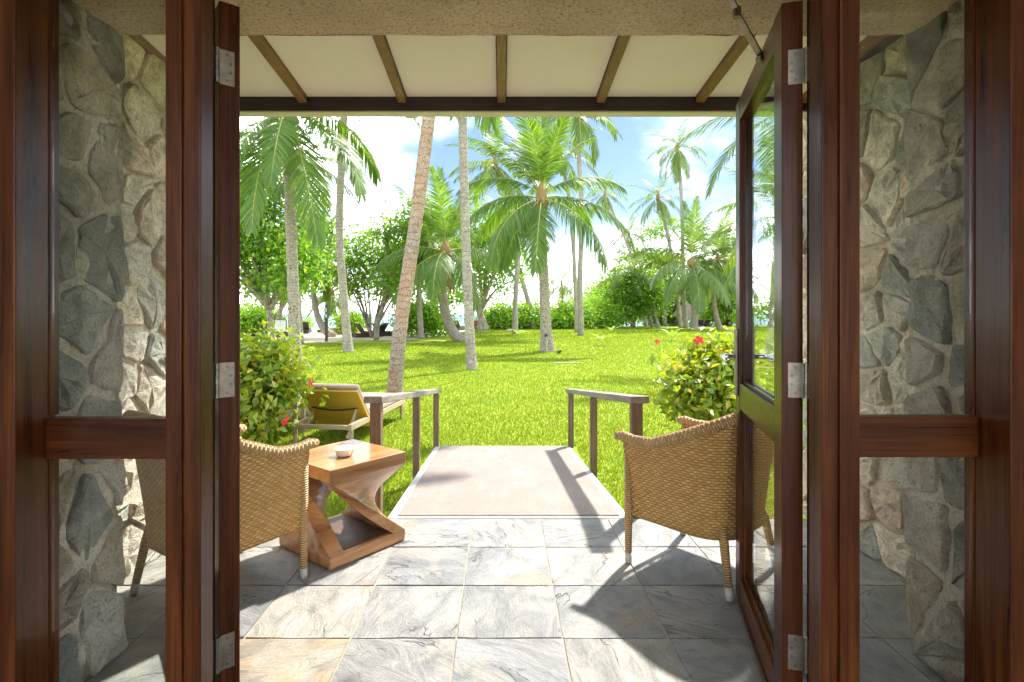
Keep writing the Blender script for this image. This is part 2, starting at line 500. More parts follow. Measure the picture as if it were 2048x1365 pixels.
def m_wicker(name, lo, mid, hi, row=0.0125, wid=0.034):
    t = NT(name)
    uv = t.uv()
    wob = t.node("ShaderNodeTexNoise"); t.l.new(uv, wob.inputs["Vector"]); wob.inputs["Scale"].default_value = 22.0; wob.inputs["Detail"].default_value = 3.0
    uv = t.mix(0.010, uv, wob.outputs["Color"], 'ADD')
    b = t.node("ShaderNodeTexBrick")
    t.l.new(uv, b.inputs["Vector"])
    b.offset = 0.5; b.squash = 1.0
    b.inputs["Scale"].default_value = 1.0
    b.inputs["Mortar Size"].default_value = 0.0016
    b.inputs["Mortar Smooth"].default_value = 0.9
    b.inputs["Brick Width"].default_value = wid
    b.inputs["Row Height"].default_value = row
    b.inputs["Bias"].default_value = 0.0
    b.inputs["Color1"].default_value = (*mid, 1); b.inputs["Color2"].default_value = (*hi, 1); b.inputs["Mortar"].default_value = (*lo, 1)
    s = t.node("ShaderNodeSeparateXYZ"); t.l.new(uv, s.inputs[0])
    ph = t.math('MULTIPLY', t.math('FLOOR', t.math('DIVIDE', s.outputs[1], row)), pi)
    wv = t.math('SINE', t.math('ADD', t.math('MULTIPLY', s.outputs[0], 2 * pi / wid), ph))
    n = t.noise(uv, 30, 3)
    c = t.mix(t.ramp(n, [(0.4, 0.0), (0.7, 0.35)]), b.outputs["Color"], lo)
    c = t.mix(t.ramp(t.math('MULTIPLY_ADD', wv, 0.5, 0.5), [(0.0, 0.45), (0.5, 0.0)]), c, lo)
    h = t.math('ADD', t.math('MULTIPLY', t.math('SUBTRACT', 1.0, b.outputs["Fac"]), 0.7), t.math('MULTIPLY', wv, 0.4))
    return t.done(t.bsdf(c, 0.5, 0.4, normal=t.bump(h, 1.0, 0.008)))
M['wicker'] = m_wicker("honey_wicker", (0.27, 0.125, 0.03), (0.66, 0.385, 0.12), (0.78, 0.49, 0.18))
M['wicker_rim'] = m_wicker("braided_rim", (0.26, 0.14, 0.05), (0.60, 0.38, 0.16), (0.72, 0.49, 0.23), 0.011, 0.040)
M['wicker_pale'] = m_wicker("pale_wicker", (0.18, 0.12, 0.07), (0.44, 0.32, 0.20), (0.54, 0.41, 0.27))

def m_wrap():
    t = NT("wrapped_cane")
    s = t.node("ShaderNodeSeparateXYZ"); t.l.new(t.coord(), s.inputs[0])
    wv = t.math('SINE', t.math('MULTIPLY', s.outputs[2], 2 * pi / 0.011))
    c = t.ramp(t.math('MULTIPLY_ADD', wv, 0.5, 0.5), [(0.1, (0.30, 0.17, 0.06)), (0.5, (0.62, 0.41, 0.18))])
    return t.done(t.bsdf(c, 0.5, 0.4, normal=t.bump(wv, 0.8, 0.003)))
M['wrap'] = m_wrap()

def m_leaf(name, stops, trans=0.42, tcol=(1.25, 1.15, 0.45), rough=0.42, spec=0.45, patch=None):
    """thin leaf: each leaf its own tint, light passes through"""
    t = NT(name)
    c = t.ramp(t.island(), stops)
    if patch:
        n = t.noise(t.worldpos(), patch[0], 3)
        c = t.mix(t.ramp(n, [(0.42, 0.0), (0.62, patch[1])]), c, patch[2])
    d = t.bsdf(c, rough, spec)
    tr = t.node("ShaderNodeBsdfTranslucent")
    t.l.new(t.mix(1.0, c, tcol, 'MULTIPLY'), tr.inputs[0])
    mx = t.node("ShaderNodeMixShader"); mx.inputs[0].default_value = trans
    t.l.new(d, mx.inputs[1]); t.l.new(tr.outputs[0], mx.inputs[2])
    return t.done(mx.outputs[0])
M['frond'] = m_leaf("palm_leaflet", [(0.0, (0.084, 0.169, 0.032)), (0.5, (0.117, 0.224, 0.039)), (1.0, (0.190, 0.284, 0.054))], 0.40, (1.6, 1.5, 0.5))
M['frond_far'] = m_leaf("palm_leaflet_far", [(0.0, (0.084, 0.164, 0.034)), (0.5, (0.123, 0.218, 0.043)), (1.0, (0.190, 0.262, 0.059))], 0.38, (1.5, 1.4, 0.5))
M['leaf_takamaka'] = m_leaf("broad_leaf", [(0.0, (0.085, 0.210, 0.026)), (0.5, (0.147, 0.308, 0.031)), (1.0, (0.279, 0.420, 0.042))], 0.45, (1.6, 1.5, 0.45))
M['leaf_dark'] = m_leaf("dark_broad_leaf", [(0.0, (0.070, 0.168, 0.024)), (0.5, (0.116, 0.252, 0.026)), (1.0, (0.217, 0.350, 0.036))], 0.42, (1.6, 1.5, 0.45))
M['leaf_shore'] = m_leaf("shore_bush_leaf", [(0.0, (0.132, 0.280, 0.024)), (0.5, (0.202, 0.392, 0.031)), (1.0, (0.310, 0.490, 0.042))], 0.42, (1.5, 1.4, 0.4))
M['leaf_hibiscus'] = m_leaf("hibiscus_leaf", [(0.0, (0.12, 0.25, 0.026)), (0.45, (0.217, 0.350, 0.031)), (0.8, (0.388, 0.462, 0.036)), (1.0, (0.651, 0.476, 0.072))], 0.40, (1.4, 1.3, 0.4), 0.35, 0.5, (2.6, 0.55, (0.30, 0.33, 0.03)))
M['sling'] = plain('ochre_sling', (0.56, 0.34, 0.05), (0.64, 0.40, 0.07), 120, 0.8, 0.25, 0.4, 0.002)
M['grass'] = m_leaf("grass_blade", [(0.0, (0.11, 0.205, 0.012)), (0.5, (0.205, 0.295, 0.017)), (0.9, (0.31, 0.36, 0.03)), (1.0, (0.40, 0.34, 0.12))], 0.42, (1.3, 1.2, 0.4), 0.55, 0.25, (0.5, 0.45, (0.15, 0.26, 0.016)))

def m_lawn():
    t = NT("lawn_ground")
    p = t.worldpos()
    f = t.noise(p, 38, 5, 0.75)
    b = t.noise(p, 0.45, 4, 0.6)
    m2 = t.noise(p, 3.5, 4, 0.65)
    c = t.ramp(f, [(0.30, (0.095, 0.165, 0.012)), (0.5, (0.205, 0.28, 0.017)), (0.68, (0.30, 0.35, 0.025))])
    c = t.mix(t.ramp(b, [(0.40, 0.0), (0.65, 0.55)]), c, (0.26, 0.32, 0.022))
    c = t.mix(t.ramp(m2, [(0.42, 0.35), (0.55, 0.0)]), c, (0.11, 0.19, 0.016))  # darker patches: uneven grass plus shadow mottling put into the colour
    return t.done(t.bsdf(c, 0.85, 0.15, normal=t.bump(f, 0.5, 0.02)))
M['lawn'] = m_lawn()
M['sand'] = plain("coral_sand", (0.50, 0.40, 0.32), (0.66, 0.55, 0.46), 1.6, 0.95, 0.15, 0.6, 0.05, 0.0, 8)

def m_sea():
    t = NT("sea_water")
    p = t.worldpos()
    n = t.noise(t.mapping(p, (0.25, 1.2, 1)), 1.0, 4)
    big = t.noise(t.mapping(p, (0.004, 0.02, 1)), 1.0, 3)
    c = t.ramp(big, [(0.4, (0.09, 0.17, 0.26)), (0.6, (0.13, 0.23, 0.31))])
    return t.done(t.bsdf(c, 0.5, 0.12, normal=t.bump(n, 0.35, 0.2)))
M['sea'] = m_sea()

def m_trunk(name, base, dark, pale, warm=None, ring=0.13, speck=60):
    t = NT(name)
    p = t.coord()
    off = t.node("ShaderNodeCombineXYZ")
    r = t.math('MULTIPLY', t.random(), 30.0)
    for i in range(3): t.l.new(r, off.inputs[i])
    q = t.mapping(p, (1, 1, 1), loc=off.outputs[0])
    s = t.node("ShaderNodeSeparateXYZ"); t.l.new(p, s.inputs[0])
    nn = t.noise(q, 5, 4, 0.6)
    saw = t.math('FRACT', t.math('ADD', t.math('DIVIDE', s.outputs[2], ring), t.math('MULTIPLY', nn, 1.6)))
    lich = t.noise(q, 14, 5, 0.7)
    sp = t.noise(t.mapping(q, (speck, speck, speck * 0.45)), 1.0, 3, 0.6)
    c = t.ramp(t.noise(q, 3, 4), [(0.35, base), (0.65, tuple(x * 1.35 for x in base))])
    if warm:
        c = t.mix(t.ramp(t.noise(q, 1.3, 3), [(0.42, 0.0), (0.60, 0.6)]), c, warm)
    c = t.mix(t.ramp(lich, [(0.50, 0.0), (0.62, 0.75)]), c, pale)
    c = t.mix(t.ramp(sp, [(0.36, 0.9), (0.44, 0.0)]), c, dark)
    c = t.mix(t.ramp(saw, [(0.0, 0.75), (0.14, 0.0)]), c, dark)
    h = t.math('ADD', t.math('MULTIPLY', saw, 0.7), t.math('MULTIPLY', sp, 0.8))
    return t.done(t.bsdf(c, 0.9, 0.2, normal=t.bump(h, 0.8, 0.03)))
M['trunk'] = m_trunk("palm_trunk_grey", (0.30, 0.265, 0.23), (0.045, 0.037, 0.03), (0.52, 0.49, 0.45))
M['trunk_warm'] = m_trunk("palm_trunk_warm", (0.32, 0.25, 0.20), (0.05, 0.037, 0.028), (0.48, 0.44, 0.38), (0.50, 0.29, 0.15), 0.11, 70)
M['trunk_ring'] = m_trunk("palm_trunk_ringed", (0.29, 0.25, 0.21), (0.045, 0.036, 0.03), (0.48, 0.44, 0.39), None, 0.09, 30)
M['bark'] = m_trunk("tree_bark", (0.26, 0.22, 0.175), (0.05, 0.04, 0.03), (0.36, 0.34, 0.30), None, 0.6, 25)
M['fibre'] = plain("palm_fibre", (0.20, 0.12, 0.055), (0.42, 0.28, 0.13), 30, 0.9, 0.2, 0.7, 0.02)
M['frond_dead'] = m_leaf('dry_palm_leaflet', [(0.0, (0.20, 0.13, 0.06)), (1.0, (0.38, 0.27, 0.13))], 0.25, (1.1, 1.0, 0.8))
M['coconut'] = plain('green_brown_husk', (0.16, 0.12, 0.04), (0.24, 0.21, 0.06), 6, 0.5)
M['rachis'] = plain("palm_rachis", (0.30, 0.30, 0.075), (0.42, 0.40, 0.12), 8, 0.5, 0.4, 0.1)

# ------------------------------------------------------------------ ground, beach, sea
def poly(name, pts, z, mat):
    me = bpy.data.meshes.new(name)
    me.from_pydata([(x, y, z(x, y) if callable(z) else z) for x, y in pts], [], [tuple(range(len(pts)))])
    me.materials.append(mat); me.update()
    return link(name, me)

def beach_z(y):
    if y < 42: return GZ - 0.03
    return GZ - 0.03 - min((y - 42) / 50.0, 1.6) * 0.95
b = MB()
ys = [-40, 0, 3, 10, 20, 30, 42, 50, 60, 70, 80, 92, 105, 122]
xs = [-260, -120, -60, -30, -15, 0, 15, 30, 60, 120, 260]
b.add([(x, y, beach_z(y)) for y in ys for x in xs],
      [(j * len(xs) + i, j * len(xs) + i + 1, (j + 1) * len(xs) + i + 1, (j + 1) * len(xs) + i) for j in range(len(ys) - 1) for i in range(len(xs) - 1)])
tag(b.build('beach', M['sand'], smooth=True), 'pale coral sand strip between the lawn and the sea', 'beach', kind='structure')

edge_px = [(300, 700), (480, 690), (600, 686), (700, 680), (790, 681), (850, 677), (880, 670), (930, 663), (1000, 658), (1100, 656), (1200, 654), (1300, 651.5), (1400, 651), (1500, 650), (1700, 650)]
edge = [(PX(x, PG(y)), PG(y)) for x, y in edge_px]
lawn_pts = [(-45, -30), (60, -30), (60, edge[-1][1])] + edge[::-1] + [(-45, edge[0][1] - 2)]
tag(poly('lawn', lawn_pts, GZ, M['lawn']), 'sunlit bright green lawn dotted with palm trunks', 'lawn', kind='structure')
sea_me = bpy.data.meshes.new('sea')
sea_me.from_pydata([(-6000, 60, -1.05), (6000, 60, -1.05), (6000, 7000, -1.05), (-6000, 7000, -1.05)], [], [(0, 1, 2, 3)])
sea_me.materials.append(M['sea']); sea_me.update()
tag(link('sea', sea_me), 'calm pale blue sea behind the beach', 'sea', kind='structure')

# far island
b = MB()
rng = random.Random(3)
n = 26
x0, x1, Yh = PX(1098, 1500), PX(1235, 1500), 1500
tops = [max(0.0, sin(pi * i / n)) ** 0.7 * (34 + 10 * sin(i * 1.1) + rng.uniform(-3, 3)) for i in range(n + 1)]
vs = []
for i in range(n + 1):
    x = x0 + (x1 - x0) * i / n
    vs += [(x, Yh - 60, -2), (x, Yh, tops[i] + 1), (x, Yh + 80, -2)]
b.add(vs, [(3 * i + k, 3 * i + 3 + k, 3 * i + 4 + k, 3 * i + 1 + k) for i in range(n) for k in (0, 1)])
tag(b.build('hills', plain("far_hill_green", (0.05, 0.075, 0.06), (0.08, 0.11, 0.085), 0.03, 0.95), smooth=True), 'low hazy island hill on the horizon', 'hill', kind='structure')

# ------------------------------------------------------------------ terrace floor, every slab a piece
floor = MB().box(-2.2, 2.3, 1.2, 3.345, -0.42, -0.007).build('terrace_floor', M['grout'])
tag(floor, 'terrace floor of riven grey slate slabs', 'floor', kind='structure')
TX = [0.236 + 0.41 * k for k in range(-6, 6)]
TY = [1.29, 1.70, 2.11, 2.52, 2.935, 3.34]
tint = [(0.245, 0.245, 0.245), (0.282, 0.280, 0.271), (0.221, 0.227, 0.240), (0.307, 0.292, 0.265), (0.265, 0.271, 0.282), (0.302, 0.286, 0.252), (0.234, 0.237, 0.237)]
rng = random.Random(11)
def slab_mesh(wx, wy, seed):
    r = random.Random(seed)
    n = 4
    m = MB()
    def g(i, j):
        x = wx * i / n; y = wy * j / n
        e = 0.003
        if i in (0, n): x += r.uniform(0.0, e) * (1 if i == 0 else -1)
        if j in (0, n): y += r.uniform(0.0, e) * (1 if j == 0 else -1)
        return (x, y, r.uniform(-0.0022, 0.0014) - (0.002 if (i in (0, n) or j in (0, n)) else 0))
    top = [g(i, j) for j in range(n + 1) for i in range(n + 1)]
    m.add(top, [(j * (n + 1) + i, j * (n + 1) + i + 1, (j + 1) * (n + 1) + i + 1, (j + 1) * (n + 1) + i) for j in range(n) for i in range(n)])
    ring = [j for j in range(n + 1)] + [(k + 1) * (n + 1) - 1 for k in range(1, n + 1)] + [n * (n + 1) + n - k for k in range(1, n + 1)] + [(n - k) * (n + 1) for k in range(1, n)]
    base = len(m.v)
    m.v += [(top[q][0], top[q][1], -0.02) for q in ring]; m.uv += [(0, 0)] * len(ring)
    L = len(ring)
    m.f += [(ring[k], base + k, base + (k + 1) % L, ring[(k + 1) % L]) for k in range(L)]
    return m
ROW_SHIFT = {4: 0.0}
ti = 0
for j in range(len(TY) - 1):
    for i in range(len(TX) - 1):
        xa, xb = TX[i], TX[i + 1]
        if xb < -1.85 or xa > 1.95: continue
        gap = 0.003
        o = slab_mesh(xb - xa - 2 * gap, TY[j + 1] - TY[j] - 2 * gap, ti).build('tile', M['tile'], floor, loc=(xa + gap, TY[j] + gap, rng.uniform(-0.001, 0.001)))
        c = tint[rng.randrange(len(tint))]
        if j == 1 and -1.1 < xa < -0.9: c = (0.36, 0.27, 0.16)        # rust-stained slab
        if j == 2 and -1.1 < xa < -0.9: c = (0.38, 0.35, 0.30)
        o.color = (*c, 1)
        ti += 1

# ------------------------------------------------------------------ ramp with mat
RY0, RY1, RZ1 = 3.352, 6.1, GZ + 0.012
def rz_(y): return -0.004 + (RZ1 + 0.004) * (y - RY0) / (RY1 - RY0)
ramp = MB().hexa([(-0.70, RY0, -0.42), (0.79, RY0, -0.42), (0.76, RY1, -0.42), (-0.735, RY1, -0.42),
                  (-0.70, RY0, rz_(RY0)), (0.79, RY0, rz_(RY0)), (0.76, RY1, rz_(RY1)), (-0.735, RY1, rz_(RY1))]).build('ramp', M['concrete'])
tag(ramp, 'pale concrete ramp leading from the terrace to the lawn', 'ramp', kind='structure')
def rp(x, y, d): return (x, y, rz_(y) + d)
m = MB()
N = 14
for i in range(N):
    ya = RY0 + 0.05 + (RY1 - RY0 - 0.06) * i / N; yb = RY0 + 0.05 + (RY1 - RY0 - 0.06) * (i + 1) / N
    la, lb = -0.70 + 0.055 - 0.035 * i / N, -0.70 + 0.055 - 0.035 * (i + 1) / N
    ra, rb = 0.79 - 0.055 - 0.03 * i / N, 0.79 - 0.055 - 0.03 * (i + 1) / N
    m.add([rp(la, ya, 0.006), rp(ra, ya, 0.006), rp(rb, yb, 0.006), rp(lb, yb, 0.006)], [(0, 1, 2, 3)])
m.add([rp(-0.645, RY0 + 0.05, 0.0), rp(0.735, RY0 + 0.05, 0.0), rp(0.735, RY0 + 0.05, 0.006), rp(-0.645, RY0 + 0.05, 0.006)], [(0, 1, 2, 3)])
m.build('mat', M['mat'], ramp)

# ------------------------------------------------------------------ handrails
def handrail(label, posts, topz):
    t = thing('handrail', label, 'handrail', (posts[0][0], posts[0][1], 0), group='timber handrails beside the ramp')
    ox, oy = posts[0][0], posts[0][1]
    for k, (x, y) in enumerate(posts):
        f = (y - posts[0][1]) / (posts[-1][1] - posts[0][1])
        zt = topz[0] + (topz[1] - topz[0]) * f - 0.045
        s = 0.034 if k == 0 else 0.029
        MB().box(x - ox - s, x - ox + s, y - oy - s, y - oy + s, GZ - 0.2 - 0, zt).build('post', M['post_grey'], t, bevel=0.004)
    a = Vector((0, -0.10, topz[0] - 0.022 + 0.012)); bb = Vector((posts[-1][0] - ox, posts[-1][1] - oy + 0.06, topz[1] - 0.022 - 0.006))
    MB().beam(a, bb, 0.115, 0.045).build('top_rail', M['rail_grey'], t, bevel=0.006)
    return t
handrail('weathered timber handrail on the chair-and-wooden-table side of the ramp', [(-0.785, 3.43), (-0.745, 4.78), (-0.73, 6.1)], (0.735, 0.41))
handrail('weathered timber handrail beside the lone wicker chair and door handle', [(0.845, 3.43), (0.805, 4.78), (0.775, 6.1)], (0.735, 0.41))

# ------------------------------------------------------------------ rubble stone walls
def clip(polyg, nx, ny, d):
    out = []
    for i in range(len(polyg)):
        a, c = polyg[i], polyg[(i + 1) % len(polyg)]
        da, dc = a[0] * nx + a[1] * ny - d, c[0] * nx + c[1] * ny - d
        if da <= 0: out.append(a)
        if (da < 0 < dc) or (dc < 0 < da):
            s = da / (da - dc)
            out.append((a[0] + (c[0] - a[0]) * s, a[1] + (c[1] - a[1]) * s))
    return out

STONE_TINT = [(0.302, 0.285, 0.242), (0.354, 0.325, 0.265), (0.395, 0.355, 0.288), (0.250, 0.260, 0.223), (0.437, 0.390, 0.312), (0.364, 0.300, 0.233), (0.208, 0.225, 0.195), (0.333, 0.290, 0.228), (0.406, 0.375, 0.321), (0.416, 0.345, 0.246)]
def stones(parent, org, U, V, nrm, u0, u1, v0, v1, size, seed, dep=0.03, dark=1.0, joint=0.021, bulge=1.0):
    r = random.Random(seed)
    org, U, V, nrm = Vector(org), Vector(U), Vector(V), Vector(nrm)
    nu, nv = max(1, round((u1 - u0) / size)), max(1, round((v1 - v0) / (size * 0.82)))
    pts = []
    for j in range(nv):
        for i in range(nu):
            sx = 0.5 if j % 2 else 0.0
            pts.append((u0 + (u1 - u0) * (i + 0.5 + sx * 0.8 - 0.2 + r.uniform(-0.36, 0.36)) / nu, v0 + (v1 - v0) * (j + 0.5 + r.uniform(-0.38, 0.38)) / nv))
    for k, p in enumerate(pts):
        pg = [(u0, v0), (u1, v0), (u1, v1), (u0, v1)]
        for q in pts:
            dx, dy = q[0] - p[0], q[1] - p[1]
            L = math.hypot(dx, dy)
            if L < 1e-6 or L > size * 4: continue
            pg = clip(pg, dx / L, dy / L, ((p[0] + q[0]) / 2 * dx + (p[1] + q[1]) / 2 * dy) / L - joint / 2 * r.uniform(0.6, 1.7))
            if len(pg) < 3: break
        if len(pg) < 3: continue
        # cut the corners, then roughen the outline
        ch = []
        for i in range(len(pg)):
            a, c = pg[i], pg[(i + 1) % len(pg)]
            e = r.uniform(0.05, 0.15)
            ch += [(a[0] * (1 - e) + c[0] * e, a[1] * (1 - e) + c[1] * e), (a[0] * e + c[0] * (1 - e), a[1] * e + c[1] * (1 - e))]
        pg = []
        for i in range(len(ch)):
            a, c = ch[i], ch[(i + 1) % len(ch)]
            pg.append(a)
            if math.hypot(c[0] - a[0], c[1] - a[1]) > size * 0.3:
                pg.append(((a[0] + c[0]) / 2 + r.uniform(-0.009, 0.009), (a[1] + c[1]) / 2 + r.uniform(-0.009, 0.009)))
        cx = sum(a[0] for a in pg) / len(pg); cy_ = sum(a[1] for a in pg) / len(pg)
        ar = max(math.hypot(a[0] - cx, a[1] - cy_) for a in pg)
        if ar < 0.03: continue
        n = len(pg)
        tu, tv = r.uniform(-0.10, 0.10) * bulge, r.uniform(-0.10, 0.10) * bulge
        d0 = dep * r.uniform(0.65, 1.5)
        cw = org + U * cx + V * cy_
        vs = []
        for sc, dd, jit in ((1.0, -0.03, 0), (0.985, d0 * 0.55, 0.004), (0.91, d0 * 0.95, 0.008), (0.55, d0 * 1.06, 0.011)):
            for a in pg:
                lu, lv = (a[0] - cx) * sc, (a[1] - cy_) * sc
                h = dd + ((lu * tu + lv * tv) if dd > 0 else 0) + r.uniform(-jit, jit)
                vs.append(U * lu + V * lv + nrm * h)
        vs.append(nrm * (d0 * 1.15))
        fs = []
        for q in range(3):
            for i in range(n):
                fs.append((q * n + i, q * n + (i + 1) % n, (q + 1) * n + (i + 1) % n, (q + 1) * n + i))
        fs += [(3 * n + i, 3 * n + (i + 1) % n, 4 * n) for i in range(n)]
        if U.cross(V).dot(nrm) < 0: fs = [tuple(reversed(f)) for f in fs]
        o = MB().add(vs, fs).build('stone', M['stone'], parent, smooth=False, loc=cw)
        c = STONE_TINT[r.randrange(len(STONE_TINT))]
        kk = 1.95 * dark * r.uniform(0.85, 1.12)
        o.color = (c[0] * kk, c[1] * kk, c[2] * kk, 1)

def mortar_face(parent, org, U, V, nrm, u0, u1, v0, v1, seed, back, amp=0.010, out=0.002):
    """the lumpy mortar bed: an uneven face with the wall's body behind it"""
    org, U, V, nrm = Vector(org), Vector(U), Vector(V), Vector(nrm)
    r = random.Random(seed)
    nu, nv = max(2, int((u1 - u0) / 0.05)), max(2, int((v1 - v0) / 0.05))
    m = MB()
    vs = []
    for j in range(nv + 1):
        for i in range(nu + 1):
            u, v = u0 + (u1 - u0) * i / nu, v0 + (v1 - v0) * j / nv
            vs.append(org + U * u + V * v + nrm * (out + r.uniform(-amp, amp)))
    fs = [(j * (nu + 1) + i, j * (nu + 1) + i + 1, (j + 1) * (nu + 1) + i + 1, (j + 1) * (nu + 1) + i) for j in range(nv) for i in range(nu)]
    ring = list(range(nu + 1)) + [(k + 1) * (nu + 1) - 1 for k in range(1, nv + 1)] + [nv * (nu + 1) + nu - k for k in range(1, nu + 1)] + [(nv - k) * (nu + 1) for k in range(1, nv)]
    bb = len(vs)
    for q in ring: vs.append(vs[q] - nrm * (back + (vs[q] - org).dot(nrm)))
    L = len(ring)
    fs += [(ring[k], bb + k, bb + (k + 1) % L, ring[(k + 1) % L]) for k in range(L)]
    fs.append(tuple(bb + k for k in range(L))[::-1])
    if U.cross(V).dot(nrm) < 0: fs = [tuple(reversed(f)) for f in fs]
    return m.add(vs, fs).build('mortar', M['mortar'], parent, smooth=True)

SOF = 2.28                                        # underside of the lintel
WALLS = [(-1, -1.42, -1.79, 'rough rubble wall end beside the darker jamb, next to the table-side chair', 'light rubble stone terrace wall behind the chair that has the wooden table'),
         (1, 1.52, 1.91, 'rough rubble wall end with one large blue-green stone, by the open glass door', 'light rubble stone terrace wall behind the lone wicker chair')]
for sgn, xi, xo, lab1, lab2 in WALLS:
    nv = (-sgn, 0, 0)
    t = thing('stone_wall_end', lab1, 'stone wall', (0, 0, 0), group='stone wall ends flanking the doorway')
    mortar_face(t, (xi, 0, 0), (0, 1, 0), (0, 0, 1), nv, 1.60, 2.02, -0.02, SOF + 0.3, 5 + sgn, 0.30, 0.010)
    stones(t, (xi, 0, 0), (0, 1, 0), (0, 0, 1), nv, 1.60, 2.035, 0.0, SOF + 0.05, 0.235, 21 + sgn, 0.016, 0.86, 0.022, 0.8)
    # the end that faces the garden
    stones(t, (0, 2.02, 0), (sgn, 0, 0), (0, 0, 1), (0, 1, 0), sgn * xi + 0.01, sgn * xo + 0.0, 0.0, 2.4, 0.24, 31 + sgn, 0.018, 0.9, 0.04)
    t2 = thing('stone_wall', lab2, 'stone wall', (0, 0, 0), group='stone walls at the sides of the terrace')
    mortar_face(t2, (xo, 0, 0), (0, 1, 0), (0, 0, 1), nv, 2.03, 3.44, -0.3, 2.56, 8 + sgn, 0.32, 0.012)
    stones(t2, (xo, 0, 0), (0, 1, 0), (0, 0, 1), nv, 2.03, 3.45, 0.0, 2.56, 0.235, 41 + sgn, 0.026, 1.22, 0.021, 1.4)
    stones(t2, (0, 3.44, 0), (sgn, 0, 0), (0, 0, 1), (0, 1, 0), sgn * xo + 0.01, sgn * xo + 0.32, -0.25, 2.5, 0.24, 51 + sgn, 0.03, 1.1, 0.03)

# ------------------------------------------------------------------ lintel and room shell
b = MB()
nx, ny = 60, 8
vs = []
r = random.Random(2)
for j in range(ny + 1):
    for i in range(nx + 1):
        e = 0.0035
        vs.append((-1.75 + 3.6 * i / nx, 1.62 + 0.40 * j / ny, SOF + r.uniform(-e, e)))
fs = [((j) * (nx + 1) + i, (j + 1) * (nx + 1) + i, (j + 1) * (nx + 1) + i + 1, j * (nx + 1) + i + 1) for j in range(ny) for i in range(nx)]
b.add(vs, fs)
b.box(-1.75, 1.85, 1.62, 2.018, SOF + 0.012, 2.9)
k0 = len(b.v)
b.add([(-1.75 + 3.6 * i / nx, 2.02 + 0.002, SOF + (0.02 if q else 0) + (0 if q else r.uniform(-0.004, 0.003))) for q in (0, 1) for i in range(nx + 1)],
      [(i + 1, i, nx + 1 + i, nx + 2 + i) for i in range(nx)])
lin = b.build('lintel', M['stucco'], smooth=False)
tag(lin, 'rough sandy stucco lintel above the doorway', 'lintel')

rm = MB().box(-2.6, 2.7, -1.8, 1.2, -0.3, -0.01).build('room_floor', M['room_floor'])
tag(rm, 'tiled floor of the room behind the doorway', 'floor', kind='structure')
rc = MB().box(-2.6, 2.7, -1.8, 1.60, 2.75, 2.9).build('room_ceiling', M['room'])
tag(rc, 'plaster ceiling of the room', 'ceiling', kind='structure')
cy_ = MB().box(-14, 14, -16, -1.802, -0.3, -0.03).build('bounce_pavement', M['paving'])  # unseen paved ground, added to send fill light through the open back
tag(cy_, 'unseen pale paving added behind the house to bounce light into the room', 'bounce surface', kind='structure')
for sgn, xa, lab in ((-1, -2.6, 'plaster room wall on the table side'), (1, 2.55, 'plaster room wall on the lone-chair side')):
    o = MB().box(xa, xa + 0.15, -1.8, 1.6, 0.0, 2.748).build('room_wall', M['room'])
    tag(o, lab, 'wall', kind='structure')
for xa, xb, lab in ((-2.45, -1.462, 'plaster wall beside the darker jamb'), (1.522, 2.55, 'plaster wall beside the open door')):
    o = MB().box(xa, xb, 1.45, 1.595, 0.0, 2.748).build('room_wall', M['room'])
    tag(o, lab, 'wall', kind='structure')

# ------------------------------------------------------------------ porch roof
s_ = 0.59
RSL = (2.507 - 2.567) / (3.21 - 2.58)
def raft(y): return 2.567 + RSL * (y - 2.58)       # underside of the rafters
roof = thing('porch_roof', 'porch roof with dark rafters and cream boards over the terrace', 'roof', (0, 2.02, 2.6))
oy, oz = 2.02, 2.6
def yz(y, d): return (y - oy, raft(y) + d - oz)
RH = 0.036
for k in range(-3, 4):
    x = s_ * k + (0.015 if k == 3 else 0)
    if k == 3: x = 1.80
    wv = 0.024
    (ya, za), (yb, zb) = yz(2.021, 0), yz(3.25, 0)
    MB().hexa([(x - wv, ya, za), (x + wv, ya, za), (x + wv, yb, zb), (x - wv, yb, zb),
               (x - wv, ya, za + RH + 0.03), (x + wv, ya, za + RH + 0.03), (x + wv, yb, zb + RH + 0.03), (x - wv, yb, zb + RH + 0.03)]).build('rafter', M['rafter_wood'], roof, bevel=0.003)
for k in range(-3, 3):
    xa = (s_ * k + 0.0285); xb = (s_ * (k + 1) - 0.0285) if k < 2 else 1.80 - 0.0285
    (ya, za), (yb, zb) = yz(2.021, RH), yz(3.247, RH)
    MB().hexa([(xa, ya, za), (xb, ya, za), (xb, yb, zb), (xa, yb, zb), (xa, ya, za + 0.02), (xb, ya, za + 0.02), (xb, yb, zb + 0.02), (xa, yb, zb + 0.02)]).build('ceiling_board', M['ceiling'], roof)
zb0 = PZ(221, 3.25) - oz
MB().box(-2.1, 2.2, 3.252 - oy, 3.318 - oy, zb0, raft(3.25) + RH - oz + 0.05).build('eave_beam', M['beam_wood'], roof, bevel=0.003)
MB().box(-2.1, 2.2, 3.3205 - oy, 3.342 - oy, zb0 - 0.006, raft(3.25) + RH - oz + 0.07).build('fascia', M['trim_cream'], roof)
MB().box(-2.1, 2.2, 3.256 - oy, 3.3195 - oy, zb0 - 0.010, zb0 - 0.0015).build('lit_underside_strip', M['trim_cream'], roof)  # pale strip: light on the beam's underside put in as colour
(ya, za), (yb, zb) = yz(1.5, RH + 0.034), yz(3.36, RH + 0.034)
MB().hexa([(-2.2, ya, za), (2.3, ya, za), (2.3, yb, zb), (-2.2, yb, zb), (-2.2, ya, za + 0.04), (2.3, ya, za + 0.04), (2.3, yb, zb + 0.04), (-2.2, yb, zb + 0.04)]).build('roof_sheet', M['roof_sheet'], roof)
